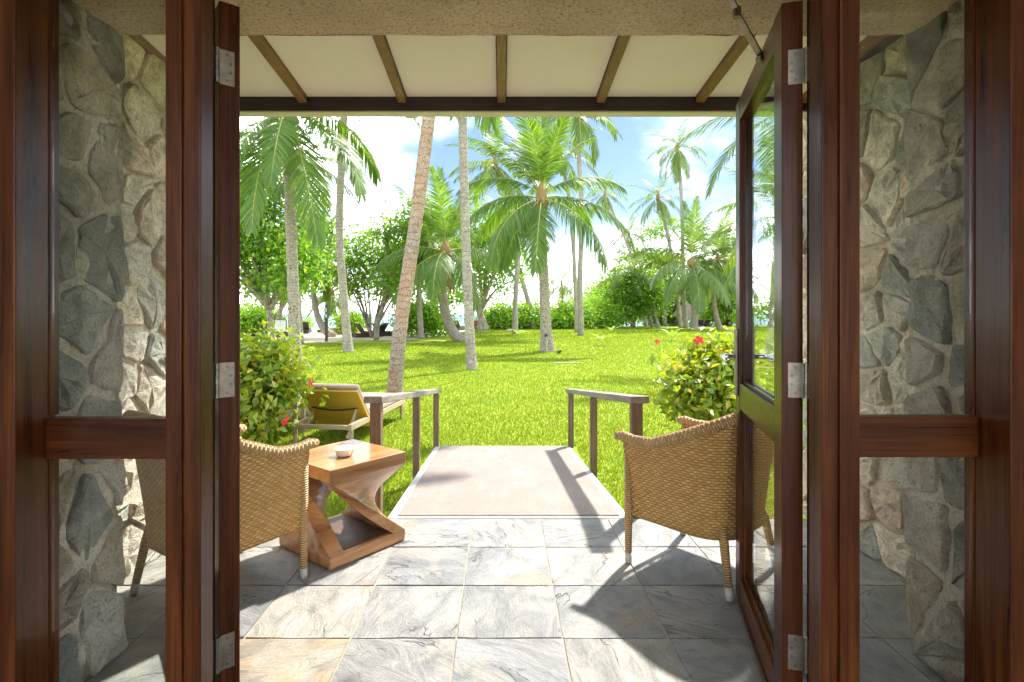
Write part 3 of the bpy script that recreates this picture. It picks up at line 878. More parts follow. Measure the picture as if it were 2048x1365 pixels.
for x in (-0.575, 0.575):
    MB().box(x - 0.036, x + 0.036, 3.345 - oy, 3.50 - oy, PZ(237, 3.5) - oz, PZ(224, 3.5) - oz).build('gutter_bracket', M['trim_cream'], roof)
MB().tube([(-2.1, 3.43 - oy, PZ(216, 3.43) - oz + 0.03), (2.2, 3.43 - oy, PZ(216, 3.43) - oz + 0.03)], 0.035, 10).build('gutter', M['trim_cream'], roof, smooth=True)

# ------------------------------------------------------------------ door frame with sidelights
FY = 1.48
fr = thing('door_frame', 'dark varnished timber door frame with glazed sidelights', 'door frame', (0, FY, 0))
T = 2.60
def fb(name, x0, x1, y0, y1, z0, z1, mat='frame_wood', par=None, bev=0.003):
    return MB().box(x0, x1, y0 - FY, y1 - FY, z0, z1).build(name, M[mat], par or fr, bevel=bev)
# posts between door and sidelight: a front member and a slightly narrower rebate behind
fb('post', -0.905, -0.815, FY, 1.545, 0, 2.18)
fb('post', -0.902, -0.868, 1.546, 1.62, 0, 2.18, bev=0.002)
fb('post', -0.867, -0.838, 1.546, 1.60, 0, 2.18, bev=0.002)
fb('post', 0.868, 0.965, FY, 1.545, 0, 2.18)
fb('post', 0.928, 0.962, 1.546, 1.62, 0, 2.18, bev=0.002)
fb('post', 0.893, 0.927, 1.546, 1.60, 0, 2.18, bev=0.002)
fb('cover_strip', -0.905, -0.861, FY - 0.010, FY - 0.001, 0, 2.18)
fb('cover_strip', 0.911, 0.965, FY - 0.010, FY - 0.001, 0, 2.18)
# outer jambs
fb('jamb', -1.46, -1.30, FY - 0.02, 1.57, 0, 2.18)
fb('jamb', -1.46, -1.322, 1.571, 1.62, 0, 2.18, bev=0.002)
fb('glazing_bead', -1.3215, -1.298, 1.5725, 1.605, 0.955, 2.18, bev=0.002)
fb('glazing_bead', -1.3215, -1.298, 1.5725, 1.605, 0.02, 0.832, bev=0.002)
fb('jamb', 1.36, 1.52, FY - 0.02, 1.57, 0, 2.18)
fb('jamb', 1.382, 1.52, 1.571, 1.62, 0, 2.18, bev=0.002)
fb('glazing_bead', 1.358, 1.3815, 1.5725, 1.605, 0.955, 2.18, bev=0.002)
fb('glazing_bead', 1.358, 1.3815, 1.5725, 1.605, 0.02, 0.832, bev=0.002)
fb('head', -1.46, 1.52, FY, 1.62, 2.181, 2.30, 'rail_wood')
fb('mid_rail', -1.2975, -0.9055, 1.555, 1.603, 0.836, 0.950, 'rail_wood')
fb('mid_rail', 0.9655, 1.3575, 1.555, 1.603, 0.841, 0.956, 'rail_wood')
fb('bottom_rail', -1.2975, -0.9055, 1.555, 1.603, 0.0, 0.10, 'rail_wood')
fb('bottom_rail', 0.9655, 1.3575, 1.555, 1.603, 0.0, 0.10, 'rail_wood')
for xa, xb, z1, z2 in ((-1.2965, -0.907, 0.952, 2.179), (-1.2965, -0.907, 0.101, 0.835), (0.967, 1.3565, 0.958, 2.179), (0.967, 1.3565, 0.101, 0.840)):
    fb('pane', xa, xb, 1.578, 1.584, z1, z2, 'glass', bev=0)

# ------------------------------------------------------------------ door leaves (local: x = thickness towards the doorway, y = from hinge to closing edge)
TH, LW, DZ0, DZ1 = 0.057, 0.83, 0.012, 2.17
def door_leaf(name, label, hinge, ang, side, detail):
    """side -1: leaf on the doorway's right, its inner face towards -X"""
    t = thing(name, label, 'glass door', (hinge[0], hinge[1], 0), group='glazed leaves of the open double door')
    t.rotation_euler = (0, 0, radians(ang))
    def bx(nm, x0, x1, y0, y1, z0, z1, mat='frame_wood', bev=0.003, par=None):
        xa, xb = sorted((side * x0, side * x1))
        return MB().box(xa, xb, y0, y1, z0, z1).build(nm, M[mat], par or t, bevel=bev)
    bx('stile', 0, TH, 0, 0.10, DZ0, DZ1)
    bx('stile', 0, TH, LW - 0.10, LW, DZ0, DZ1)
    for z0, z1, nm in ((DZ1 - 0.095, DZ1 - 0.001, 'top_rail'), (0.845, 0.956, 'mid_rail'), (DZ0 + 0.001, 0.125, 'bottom_rail')):
        xa, xb = sorted((side * 0.001, side * (TH - 0.001)))
        MB().box(xa, xb, 0.1005, LW - 0.1005, z0, z1).build(nm, M['rail_wood_y'], t, bevel=0.003)
    bx('pane', 0.024, 0.031, 0.101, LW - 0.101, 0.957, DZ1 - 0.096, 'glass', 0)
    bx('pane', 0.024, 0.031, 0.101, LW - 0.101, 0.126, 0.844, 'glass', 0)
    # beads round the panes, both faces
    for z0, z1 in ((0.957, DZ1 - 0.0965), (0.126, 0.844)):
        for xx in (0.0325, 0.012):
            xa, xb = xx, xx + 0.010
            bx('glazing_bead', xa, xb, 0.1012, 0.112, z0, z1, bev=0)
            bx('glazing_bead', xa, xb, LW - 0.112, LW - 0.1012, z0, z1, bev=0)
            bx('glazing_bead', xa, xb, 0.1125, LW - 0.1125, z0, z0 + 0.011, bev=0)
    bx('weather_strip', TH + 0.001, TH + 0.010, 0.02, LW - 0.01, 0.006, 0.030, 'steel', 0)
    bx('weather_brush', TH + 0.002, TH + 0.008, 0.02, LW - 0.01, 0.001, 0.0055, 'rubber', 0)
    # lever handles on long plates
    for face in (1, 0):
        xa = TH + 0.001 if face else -0.011
        pl = bx('handle_plate', xa, xa + 0.010, LW - 0.072, LW - 0.028, 0.895, 1.185, 'steel', 0.003)
        xo = TH + 0.011 if face else -0.011
        d = 1 if face else -1
        x1 = xo + d * 0.052
        m = MB().tube([(side * xo, LW - 0.05, 1.065), (side * (xo + d * 0.035), LW - 0.05, 1.065), (side * (x1 - d * 0.004), LW - 0.056, 1.065), (side * x1, LW - 0.075, 1.064), (side * (x1 + d * 0.002), LW - 0.115, 1.062), (side * (x1 - d * 0.002), LW - 0.160, 1.060), (side * (x1 - d * 0.012), LW - 0.178, 1.060)],
                      [0.011, 0.011, 0.0115, 0.012, 0.012, 0.011, 0.008], 12)
        m.build('lever', M['chrome'], pl, smooth=True)
    # hinges: a plate on the leaf edge, a knuckle, a plate on the frame
    for zc in (0.255, 1.055, 1.975):
        hz = 0.051
        pt = bx('hinge', 0.001, 0.041, -0.0035, -0.0005, zc - hz, zc + hz, 'steel', 0)
        for dx, dz in ((0.021, 0.038), (0.031, 0.013), (0.031, -0.013), (0.021, -0.038)):
            MB().tube([(side * dx, -0.0050, zc + dz), (side * dx, -0.0037, zc + dz)], 0.0042, 10).build('screw', M['screw'], pt)
        for q in range(5):
            MB().tube([(side * -0.006, -0.007, zc - hz + q * 0.0205), (side * -0.006, -0.007, zc - hz + q * 0.0205 + 0.0195)], 0.0072, 12).build('knuckle', M['steel'], pt, smooth=False)
    return t
M['rail_wood_y'] = wood("mahogany_door_rail", (0.0280, 0.0066, 0.0018), (0.0700, 0.0185, 0.0042), (0.1250, 0.0390, 0.0085), 1, rough=0.30, coat=0.08, spec=0.20)
leafR = door_leaf('door_leaf', 'open glazed door leaf seen at a slant, its lever handle and closer arm showing', (0.884, 1.602), -14.5, -1, True)
leafL = door_leaf('door_leaf', 'open glazed door leaf seen nearly edge-on beside the table-side chair', (-0.828, 1.602), 38.0, 1, False)
MB().box(-0.004 - 0.03, 0.045 - 0.03 - TH + 0.03, LW - 0.03, LW + 0.028, 2.10, 2.158).build('top_keeper', M['trim_cream'], leafR, bevel=0.002)
# hinge plates let into the frame posts
for sgn, x in ((-1, -0.8372), (1, 0.8922)):
    for zc in (0.255, 1.055, 1.975):
        xa, xb = (x, x + 0.003) if sgn < 0 else (x - 0.003, x)
        q = fb('frame_hinge_plate', xa, xb, 1.556, 1.596, zc - 0.051, zc + 0.051, 'steel', bev=0)
        for dy, dz in ((1.576, 0.038), (1.568, 0.013), (1.568, -0.013), (1.576, -0.038)):
            xs = xb if sgn < 0 else xa
            MB().tube([(xs, dy - FY, zc + dz), (xs - sgn * 0.0012, dy - FY, zc + dz)], 0.0042, 10).build('screw', M['screw'], q)
# overhead door closer: two-piece arm from the frame head to the leaf
dc = thing('door_closer', 'folded steel closer arm between the door head and the open leaf', 'door closer', (0.9, 1.9, 2.14))
A, B_, C_ = Vector(P(1432, -60, 1.69)), Vector(P(1474, 22, 1.76)), Vector(P(1521, 108, 1.895))
o0 = Vector((0.9, 1.9, 2.14))
MB().beam(A - o0, B_ - o0, 0.020, 0.007).build('main_arm', M['steel'], dc, bevel=0.002)
MB().beam(B_ - o0 + Vector((0, 0, -0.012)), C_ - o0 + Vector((0, 0, -0.006)), 0.022, 0.008).build('forearm', M['steel'], dc, bevel=0.002)
MB().tube([B_ - o0 + Vector((0, 0, -0.022)), B_ - o0 + Vector((0, 0, 0.01))], 0.013, 14).build('elbow_pivot', M['steel'], dc)
MB().beam(C_ - o0 + Vector((-0.012, -0.006, -0.02)), C_ - o0 + Vector((0.022, 0.004, -0.02)), 0.026, 0.02).build('shoe', M['steel'], dc, bevel=0.003)

# ------------------------------------------------------------------ wicker tub chairs (local: front is +Y)
def shell_profile():
    """plan curve of the tub from the front of one arm round the back to the front of the other"""
    pts = []
    hw, yf, yb, R = 0.262, 0.255, -0.255, 0.17
    for k in range(7): pts.append((hw, yf + (yb + R - yf) * k / 6))
    for k in range(1, 8):
        a = (pi / 2) * k / 8
        pts.append((hw - R + R * cos(a), yb + R - R * sin(a)))
    for k in range(9): pts.append((hw - R - 2 * (hw - R) * k / 8, yb))
    for k in range(1, 8):
        a = (pi / 2) * k / 8
        pts.append((-hw + R - R * sin(a), yb + R - R * cos(a)))
    for k in range(7): pts.append((-hw, yb + R + (yf - yb - R) * k / 6))
    return pts
PROF = shell_profile()
def rim_z(y):
    f = (0.255 - y) / 0.51
    return 0.625 + 0.035 * math.exp(-((f - 0.0) / 0.06) ** 2) * 0.3 + 0.19 * max(0, (f - 0.30) / 0.70) ** 1.25
def shell_pt(p, f, off=0.0):
    x, y = p
    zr = rim_z(y)
    zb = 0.235 + 0.012 * (y + 0.25)
    z = zb + (zr - zb) * f
    back = max(0.0, min(1.0, (-y + 0.02) / 0.27))
    ex = 1.0 + 0.16 * f ** 1.6
    yy = y - back * 0.075 * f ** 1.3
    return (x * ex + (0.0), yy, z)
def wicker_chair(label, loc, rz):
    t = thing('wicker_chair', label, 'armchair', (loc[0], loc[1], 0), rz, 'honey wicker tub chairs on the terrace')
    n, mrow = len(PROF), 12
    m = MB()
    L = [0.0]
    for i in range(1, n): L.append(L[-1] + math.hypot(PROF[i][0] - PROF[i - 1][0], PROF[i][1] - PROF[i - 1][1]))
    def nrm2(i):
        a, c = PROF[max(i - 1, 0)], PROF[min(i + 1, n - 1)]
        dx, dy = c[0] - a[0], c[1] - a[1]
        l = math.hypot(dx, dy)
        return (-dy / l, dx / l)
    for side in (0, 1):
        vs, uvs = [], []
        for j in range(mrow + 1):
            for i in range(n):
                p = shell_pt(PROF[i], j / mrow)
                nx_, ny_ = nrm2(i)
                k = 0.024 * side
                vs.append((p[0] + (-nx_ if False else 0) - k * (-nx_) * -1, p[1] + k * ny_ * 1, p[2]) if False else (p[0] + k * (-1 if PROF[i][0] > 0.0 else 1) * min(1, abs(PROF[i][0]) / 0.12), p[1] + (k if PROF[i][1] < 0.0 else 0) * min(1, -PROF[i][1] / 0.1 if PROF[i][1] < 0 else 0), p[2]))
                uvs.append((L[i], p[2]))
        fs = [(j * n + i, j * n + i + 1, (j + 1) * n + i + 1, (j + 1) * n + i) for j in range(mrow) for i in range(n - 1)]
        if side == 0: fs = [tuple(reversed(f)) for f in fs]
        m.add(vs, fs, uvs)
    h = (mrow + 1) * n
    for j in range(mrow):                                  # close the two front edges
        for i in (0, n - 1):
            m.f.append((j * n + i, (j + 1) * n + i, h + (j + 1) * n + i, h + j * n + i))
    for i in range(n - 1):                                 # and the lower edge
        m.f.append((i, i + 1, h + i + 1, h + i))
    m.build('tub_shell', M['wicker'], t, smooth=True)
    rim = [Vector(shell_pt(p, 1.0)) + Vector((0, 0, 0.004)) for p in PROF]
    rim = [rim[0] + Vector((0.006, 0.045, -0.004))] + rim + [rim[-1] + Vector((-0.006, 0.045, -0.004))]
    for q in range(len(rim)):
        sgn = 1 if rim[q].x > 0 else -1
        rim[q].x += -0.010 * sgn * min(1, abs(rim[q].x) / 0.1)
    MB().tube(rim, [0.020] + [0.027] * (len(rim) - 2) + [0.020], 10, True, 0.72).build('braided_rim', M['wicker_rim'], t, smooth=True)
    # seat with a woven apron
    m = MB()
    ring = [(p[0] * 0.93, p[1] * 0.90 + 0.005) for p in PROF]
    for z in (0.36, 0.405):
        m.add([(x, y, z) for x, y in ring], [tuple(range(n)) if z > 0.4 else tuple(range(n))[::-1]], [(x, y) for x, y in ring])
    m.f += [(i, i + 1, n + i + 1, n + i) for i in range(n - 1)]
    m.build('seat', M['wicker'], t)
    m = MB()
    k = 8
    m.add([(0.262 - 0.524 * i / k, 0.25, z) for z in (0.235, 0.40) for i in range(k + 1)], [(i, i + 1, k + 2 + i, k + 1 + i) for i in range(k)], [(0.524 * i / k, z) for z in (0.235, 0.40) for i in range(k + 1)])
    m.build('apron', M['wicker'], t)
    for sx, sy in ((-1, 1), (1, 1), (-1, -1), (1, -1)):
        top = Vector((sx * (0.258 if sy > 0 else 0.205), 0.245 if sy > 0 else -0.21, 0.30 if sy < 0 else 0.60))
        if sy > 0: top.x = sx * 0.275
        foot = Vector((sx * (0.262 if sy > 0 else 0.245), 0.25 if sy > 0 else -0.262, 0.002))
        knee = Vector((sx * (0.262 if sy > 0 else 0.215), 0.25 if sy > 0 else -0.222, 0.235))
        mid = foot + (knee - foot) * 0.22
        pts = [mid, knee, top]
        lg = MB().tube(pts, [0.0165, 0.020, 0.018], 12).build('leg', M['wrap'], t, smooth=True)
        MB().tube([foot, mid + Vector((0, 0, -0.0005))], [0.0160, 0.0172], 12).build('foot_cap', M['foot'], lg, smooth=True)
    return t
def heading(dx, dy): return math.atan2(-dx, dy)
wicker_chair('honey wicker tub chair partly behind the open glass door', (1.0, 2.735), heading(-0.667, 0.745))
wicker_chair('honey wicker tub chair drawn up to the carved wooden side table', (-1.29, 2.515), heading(0.55, 0.835))

# ------------------------------------------------------------------ twisted wooden side table
tb = thing('side_table', 'polished wooden side table with twisted open sides', 'side table', (-0.866, 2.985, 0), radians(51.0))
H, hs, th = 0.49, 0.240, 0.085
MB().box(-hs, hs, -hs, hs, H - 0.066, H).build('table_top', M['table_wood'], tb, bevel=0.005)
bo = MB().box(-hs, hs, -hs, hs, 0.001, 0.062).build('table_base', M['table_wood'], tb, bevel=0.010)
MB().box(-hs + 0.055, hs - 0.055, -hs + 0.03, hs - 0.03, 0.0625, 0.066).build('tray', M['table_tray'], bo)
# local corners: near (-,-), right (+,-), far (+,+), left (-,+); a leg runs from one edge at the top to the next edge at the bottom
cn, cr_, cf, cl = Vector((-hs, -hs, 0)), Vector((hs, -hs, 0)), Vector((hs, hs, 0)), Vector((-hs, hs, 0))
for a0, a1, b0, b1, nin_t, nin_b in ((cn, cr_, cr_, cf, Vector((0, 1, 0)), Vector((-1, 0, 0))), (cf, cl, cl, cn, Vector((0, -1, 0)), Vector((1, 0, 0)))):
    m = MB()
    NS, NU = 16, 8
    rows = []
    for s in range(NS + 1):
        f = s / NS
        z = (H - 0.064) + (0.060 - (H - 0.064)) * f
        e0, e1 = a0.lerp(b0, f), a1.lerp(b1, f)
        inn = (nin_t * (1 - f) + nin_b * f).normalized() * th
        row = [(e0.lerp(e1, u / NU)) for u in range(NU + 1)]
        row = row + [p + inn for p in reversed(row)]
        rows.append([(p.x * 0.998, p.y * 0.998, z) for p in row])
    K = len(rows[0])
    vs = [p for rw in rows for p in rw]
    fs = [(s * K + k, (s + 1) * K + k, (s + 1) * K + (k + 1) % K, s * K + (k + 1) % K) for s in range(NS) for k in range(K)]
    m.add(vs, fs + [tuple(range(K)), tuple(NS * K + k for k in range(K))[::-1]])
    m.build('twisted_leg', M['table_wood'], tb, smooth=False, bevel=0.004)
# bowl
bw = MB().lathe([(0.0, 0.004), (0.030, 0.0), (0.040, 0.004), (0.053, 0.038), (0.056, 0.041), (0.053, 0.041), (0.047, 0.030), (0.035, 0.012), (0.0, 0.009)], 40).build('bowl', M['ceramic'], smooth=True, loc=(PX(689, 2.925), 2.925, H + 0.001))
tag(bw, 'small white ceramic bowl on the wooden side table', 'bowl')

# ------------------------------------------------------------------ garden loungers and wicker stool table
def lounger(name, label, loc, rz, cm, group, back_deg=52, sling='sling'):
    """local: foot end towards +X"""
    t = thing(name, label, 'sun lounger', (loc[0], loc[1], GZ), rz, group)
    Lg, W, zs = 1.9, 0.36, 0.27
    f = MB()
    f.beam((0, -W + 0.03, zs - 0.03), (Lg, -W + 0.03, zs - 0.03), 0.045, 0.07)
    f.beam((0, W - 0.03, zs - 0.03), (Lg, W - 0.03, zs - 0.03), 0.045, 0.07)
    f.beam((Lg - 0.022, -W + 0.055, zs - 0.03), (Lg - 0.022, W - 0.055, zs - 0.03), 0.045, 0.069)
    f.beam((0.022, -W + 0.055, zs - 0.03), (0.022, W - 0.055, zs - 0.03), 0.045, 0.05)
    f.build('frame', M['wicker_pale_plain'], t, bevel=0.006)
    for x in (0.05, Lg - 0.12):
        for y in (-W + 0.03, W - 0.03):
            MB().tube([(x, y, 0.0), (x, y, zs - 0.066)], [0.021, 0.024], 10).build('leg', M['wicker_pale_plain'], t)
    hx = 0.62
    MB().box(hx + 0.02, Lg - 0.03, -W + 0.01, W - 0.01, zs + 0.007, zs + 0.085).build('seat_cushion', M[cm], t, bevel=0.022)
    a = radians(back_deg)
    d = Vector((-cos(a), 0, sin(a))); up = Vector((sin(a), 0, cos(a)))
    p0 = Vector((hx, 0, zs - 0.13)); LB = 0.66
    bk = MB().beam(p0, p0 + d * LB, 2 * W - 0.01, 0.03, up=up).build('backrest', M[sling], t, bevel=0.008)
    q0 = p0 + up * 0.052 + d * 0.10
    MB().beam(q0, q0 + d * (LB - 0.07), 2 * W - 0.02, 0.07, up=up).build('back_cushion', M[cm], t, bevel=0.024)
    for y in (-W + 0.10, W - 0.10):
        MB().beam(p0 + d * 0.36 + Vector((0, y, 0)) - up * 0.03, (0.10, y, 0.10), 0.022, 0.022).build('prop', M['wicker_pale_plain'], t)
    MB().tube([p0 + d * 0.37 - up * 0.022 + Vector((0, -W + 0.08 + (2 * W - 0.16) * k / 8, -0.03 * sin(pi * k / 8))) for k in range(9)], 0.009, 6).build('strap', M['dark_canvas'], bk)
    return t
M['wicker_pale_plain'] = plain("pale_cane", (0.34, 0.25, 0.15), (0.50, 0.38, 0.25), 120, 0.6, 0.4, 0.6, 0.003)
lounger('sun_lounger', 'tan sun lounger with raised ochre back beside the handrail', (-1.99, 6.02), radians(82), 'cushion', 'sun loungers on the lawn by the terrace', 47)
lounger('sun_lounger', 'sun lounger with blue-grey cushion half hidden by the hibiscus bush', (-3.45, 6.3), radians(60), 'cushion_dark', 'sun loungers on the lawn by the terrace', 12)
st = thing('wicker_stool', 'small pale wicker side table between the two lawn loungers', 'side table', (-2.66, 6.6, GZ), radians(8))
MB().box(-0.24, 0.24, -0.24, 0.24, 0.40, 0.45).build('table_top', M['wicker_pale_plain'], st, bevel=0.010)
for x in (-0.21, 0.21):
    for y in (-0.21, 0.21):
        MB().box(x - 0.022, x + 0.022, y - 0.022, y + 0.022, 0.0, 0.399).build('leg', M['wicker_pale_plain'], st)

# ------------------------------------------------------------------ palms
_fr_cache = {}
def frond_mesh(e0, droop, n, ll, hang, seed, wid, L=1.0, twist=0.0, mat='frond'):
    """one pinnate frond of length L along +X, rising at e0 degrees and bending down by droop; rachis and leaflets in one mesh"""
    key = (e0, droop, n, ll, hang, seed, wid, L, twist, mat)
    if key in _fr_cache: return _fr_cache[key]
    r = np.random.RandomState(seed)
    m = 26
    t = np.linspace(0, 1, m)
    ang = np.radians(e0 - droop * t ** 1.25)
    ds = L / (m - 1)
    x = np.concatenate([[0], np.cumsum(np.cos(ang[:-1]) * ds)])
    z = np.concatenate([[0], np.cumsum(np.sin(ang[:-1]) * ds)])
    y = L * 0.10 * r.uniform(-1, 1) * t ** 2
    C = np.stack([x, y, z], 1)
    Tn = np.gradient(C, axis=0); Tn /= np.linalg.norm(Tn, axis=1)[:, None]
    V, F = [], []
    # rachis: four-sided, as triangles pairs
    rad = 0.030 * (1 - t) + 0.004
    S0 = np.tile(np.array([0, 1.0, 0]), (m, 1)); U0 = np.cross(Tn, S0)
    ring = np.stack([C + S0 * rad[:, None] * 1.1, C + U0 * rad[:, None] * -0.8, C - S0 * rad[:, None] * 1.1, C - U0 * rad[:, None] * -0.8], 1).reshape(-1, 3)
    V.append(ring); nb = len(ring)
    for i in range(m - 1):
        for k in range(4):
            a, b2 = i * 4 + k, i * 4 + (k + 1) % 4
            F += [(a, b2, b2 + 4), (a, b2 + 4, a + 4)]
    nR = len(F)
    # leaflets
    ti = np.repeat(0.14 + 0.855 * (np.arange(n) + 0.5) / n, 2) + r.uniform(-0.3, 0.3, 2 * n) / n
    ti = np.clip(ti, 0.1, 1.0)
    sd_ = np.tile([1.0, -1.0], n)
    def ip(A): return np.stack([np.interp(ti, t, A[:, k]) for k in range(3)], 1)
    p, T_ = ip(C), ip(Tn); T_ /= np.linalg.norm(T_, axis=1)[:, None]
    Sv = np.stack([np.zeros(2 * n), sd_, np.zeros(2 * n)], 1)
    Uv = np.cross(T_, np.array([0, 1.0, 0])) * -1.0
    Uv *= np.sign(Uv[:, 2:3] + 1e-9) if abs(e0) < 60 else 1.0
    prof = np.minimum(1.0, (ti - 0.05) / 0.22) * (1 - 0.72 * np.clip((ti - 0.45) / 0.55, 0, 1) ** 1.5)
    ln = ll * L * prof * r.uniform(0.9, 1.08, 2 * n)
    fa = np.radians(62 - 38 * ti + r.uniform(-6, 6, 2 * n))
    va = np.radians(18 - 34 * hang + r.uniform(-9, 9, 2 * n))
    d = T_ * np.cos(fa)[:, None] + (Sv * np.cos(va)[:, None] + Uv * np.sin(va)[:, None]) * np.sin(fa)[:, None]
    wv = T_ - d * np.sum(T_ * d, 1)[:, None]; wv /= np.linalg.norm(wv, axis=1)[:, None]
    st_ = [(0.0, 0.45), (0.30, 1.0), (0.66, 0.80), (1.0, 0.0)]
    hg = hang * r.uniform(0.75, 1.25, 2 * n)
    L0 = []
    for s, ww in st_:
        c = p + d * (ln * s)[:, None]
        c[:, 2] -= ln * hg * s ** 1.8 * 0.75
        L0.append((c + wv * wid * ww * 0.5, c - wv * wid * ww * 0.5))
    lv = np.stack([L0[0][0], L0[0][1], L0[1][0], L0[1][1], L0[2][0], L0[2][1], L0[3][0]], 1).reshape(-1, 3)
    V.append(lv)
    base = nb + np.arange(2 * n)[:, None] * 7
    pat = np.array([[0, 1, 3], [0, 3, 2], [2, 3, 5], [2, 5, 4], [4, 5, 6]])
    LF = (base[:, None, :] + pat[None]).reshape(-1, 3)
    me = np_mesh('frond', np.concatenate(V), np.concatenate([np.array(F), LF]), M[mat])
    me.materials.append(M['rachis'])
    mi = np.zeros(len(me.polygons), np.int32); mi[:nR] = 1
    me.polygons.foreach_set("material_index", mi)
    _fr_cache[key] = me
    return me

def spline(pts, n):
    """Catmull-Rom through pts"""
    P_ = [Vector(p) for p in pts]
    P_ = [P_[0] * 2 - P_[1]] + P_ + [P_[-1] * 2 - P_[-2]]
    out = []
    seg = len(P_) - 3
    for i in range(n + 1):
        u = i / n * seg
        k = min(int(u), seg - 1); f = u - k
        a, b2, c, d = P_[k:k + 4]
        out.append(0.5 * ((2 * b2) + (c - a) * f + (2 * a - 5 * b2 + 4 * c - d) * f * f + (3 * b2 - a - 3 * c + d) * f ** 3))
    return out

def palm(label, Y, px_path, r0, r1, fronds, L, near=True, tm='trunk', n=None, ll=None, wid=None, group='coconut palms on the lawn', flare=1.35, fibre=True, dy=0.0, seed=0):
    """px_path: the trunk's centre line from the foot to the crown as photo pixels at distance Y; fronds: (azimuth, rise, droop[, hang[, length factor]])"""
    pts = []
    for k, q in enumerate(px_path):
        yy = Y + dy * k / max(1, len(px_path) - 1)
        p = P(q[0], q[1], yy)
        pts.append(Vector(p))
    pts[0].z = GZ - 0.08
    o0 = Vector((pts[0].x, pts[0].y, GZ))
    t = thing('palm_tree', label, 'palm tree', o0, 0.0, group)
    h = sum((pts[i + 1] - pts[i]).length for i in range(len(pts) - 1))
    ns = max(16, min(90, int(h / 0.09))) if near else max(12, min(36, int(h / 0.3)))
    cl_ = spline([p - o0 for p in pts], ns)
    r = random.Random(hash(label) % 1000 if False else seed + len(label))
    rad = []
    for i in range(ns + 1):
        f = i / ns
        q = r0 + (r1 - r0) * f ** 0.8
        q *= 1 + (flare - 1) * math.exp(-f * h / 0.55)
        q *= (1.0 + (0.035 if i % 2 else -0.02)) * r.uniform(0.985, 1.015)
        rad.append(q)
    MB().tube(cl_, rad, 14 if near else 8).build('trunk', M[tm], t, smooth=True)
    top = cl_[-1]
    if fibre:
        k = r1 * 1.15
        MB().tube([top - Vector((0, 0, 0.35)), top, top + Vector((0, 0, 0.30)), top + Vector((0, 0, 0.62))], [k, k * 1.22, k * 0.95, k * 0.3], 10).build('crown_fibre', M['fibre'], t, smooth=True)
    n = n or (64 if near else 40)
    ll = ll or 0.24
    wid = wid or (0.046 if near else 0.07)
    for k, f in enumerate(fronds):
        az, e0, dr = f[:3]
        hang = f[3] if len(f) > 3 else (0.25 if e0 > 55 else 0.75)
        lf = f[4] if len(f) > 4 else 1.0
        me = frond_mesh(round(e0 / 5) * 5 if not near else e0, round(dr / 10) * 10 if not near else dr, n, ll, round(hang, 1), (k * 7 + seed) % (5 if not near else 97), wid, round(L * lf, 2) if near else round(L * 2) / 2, 0.0, 'frond' if near else 'frond_far')
        link('frond', me, t, top + Vector((0, 0, 0.15 if e0 > 20 else 0.02)), radians(az))
    for k in range(2 if seed % 3 else 1):
        dead_frond(t, top - Vector((0, 0, 0.12)), 200 + seed * 37 + 110 * k, round(L * 0.45, 1), seed % 4)
    if near:
        rc_ = random.Random(seed)
        for k in range(5):
            a = rc_.uniform(0, 2 * pi)
            c = top + Vector((cos(a) * r1 * 1.7, sin(a) * r1 * 1.7, -0.12 - rc_.uniform(0, 0.22)))
            MB().lathe([(0.0, -0.125), (0.06, -0.105), (0.098, -0.03), (0.098, 0.03), (0.065, 0.105), (0.0, 0.13)], 10).build('coconut', M['coconut'], t, smooth=True, loc=c)
    return t

def dead_frond(t, top, az, L, seed):
    me = frond_mesh(-62, 26, 26, 0.16, 0.9, seed, 0.045, L, 0.0, 'frond_dead')
    link('dry_frond', me, t, top, radians(az))

def auto_fronds(n, seed, hi=82, lo=-35, dr=(35, 75)):
    r = random.Random(seed)
    n += 4
    out = []
    for k in range(n):
        f = k / (n - 1)
        e = hi + (lo - hi) * f ** 0.9
        out.append((k * 137.5 + r.uniform(-15, 15), e + r.uniform(-6, 6), dr[0] + (dr[1] - dr[0]) * (1 - abs(2 * f - 0.9)) + r.uniform(-8, 8), 0.3 + 0.6 * f))
    return out

# the palm with the big drooping fronds by the table-side bush
palm('palm with huge drooping fronds and dark ringed trunk behind the yellow-green bush', 17.0, [(590, 728), (587, 600), (581, 420), (576, 300), (575, 222)], 0.18, 0.15,
     [(268, -42, 42, 0.3, 1.0), (304, -45, 40, 0.3, 1.06), (330, -18, 58, 0.45, .98), (248, -30, 50, 0.35, .9), (285, -25, 60, 0.3, .8), (205, 25, 80, 0.6), (175, 35, 80, 0.7, 1.0), (30, 40, 70), (75, 62, 50), (120, 55, 60), (150, 70, 40), (350, 50, 70, 0.7), (250, 68, 50), (100, 82, 20), (10, 75, 40), (300, 55, 60, .6), (60, 20, 85), (345, 25, 85, .6)],
     4.8, True, 'trunk_ring', 116, 0.215, 0.042, seed=3)
palm('tall slim smooth grey palm rising straight from the lawn near the beach signs', 21.2, [(697, 704), (688, 600), (679, 470), (683, 330), (688, 235), (692, 165)], 0.17, 0.125,
     [(350, 38, 105, 0.9), (190, 30, 100, 0.9), (300, 30, 100, 0.8), (230, 35, 95, 0.8), (40, 40, 80), (90, 60, 60), (140, 50, 70), (330, 60, 80), (270, 70, 60), (20, 72, 50), (180, 65, 60), (100, 85, 20)], 4.4, True, 'trunk', 60, 0.22, 0.05, seed=5)
palm('leaning palm with mottled orange bark beside the timber handrail', 8.7, [(786, 818), (800, 660), (832, 440), (858, 232), (880, 40), (905, -180)], 0.118, 0.095,
     auto_fronds(16, 4), 3.6, True, 'trunk_warm', 44, 0.24, 0.06, seed=7, flare=1.25)
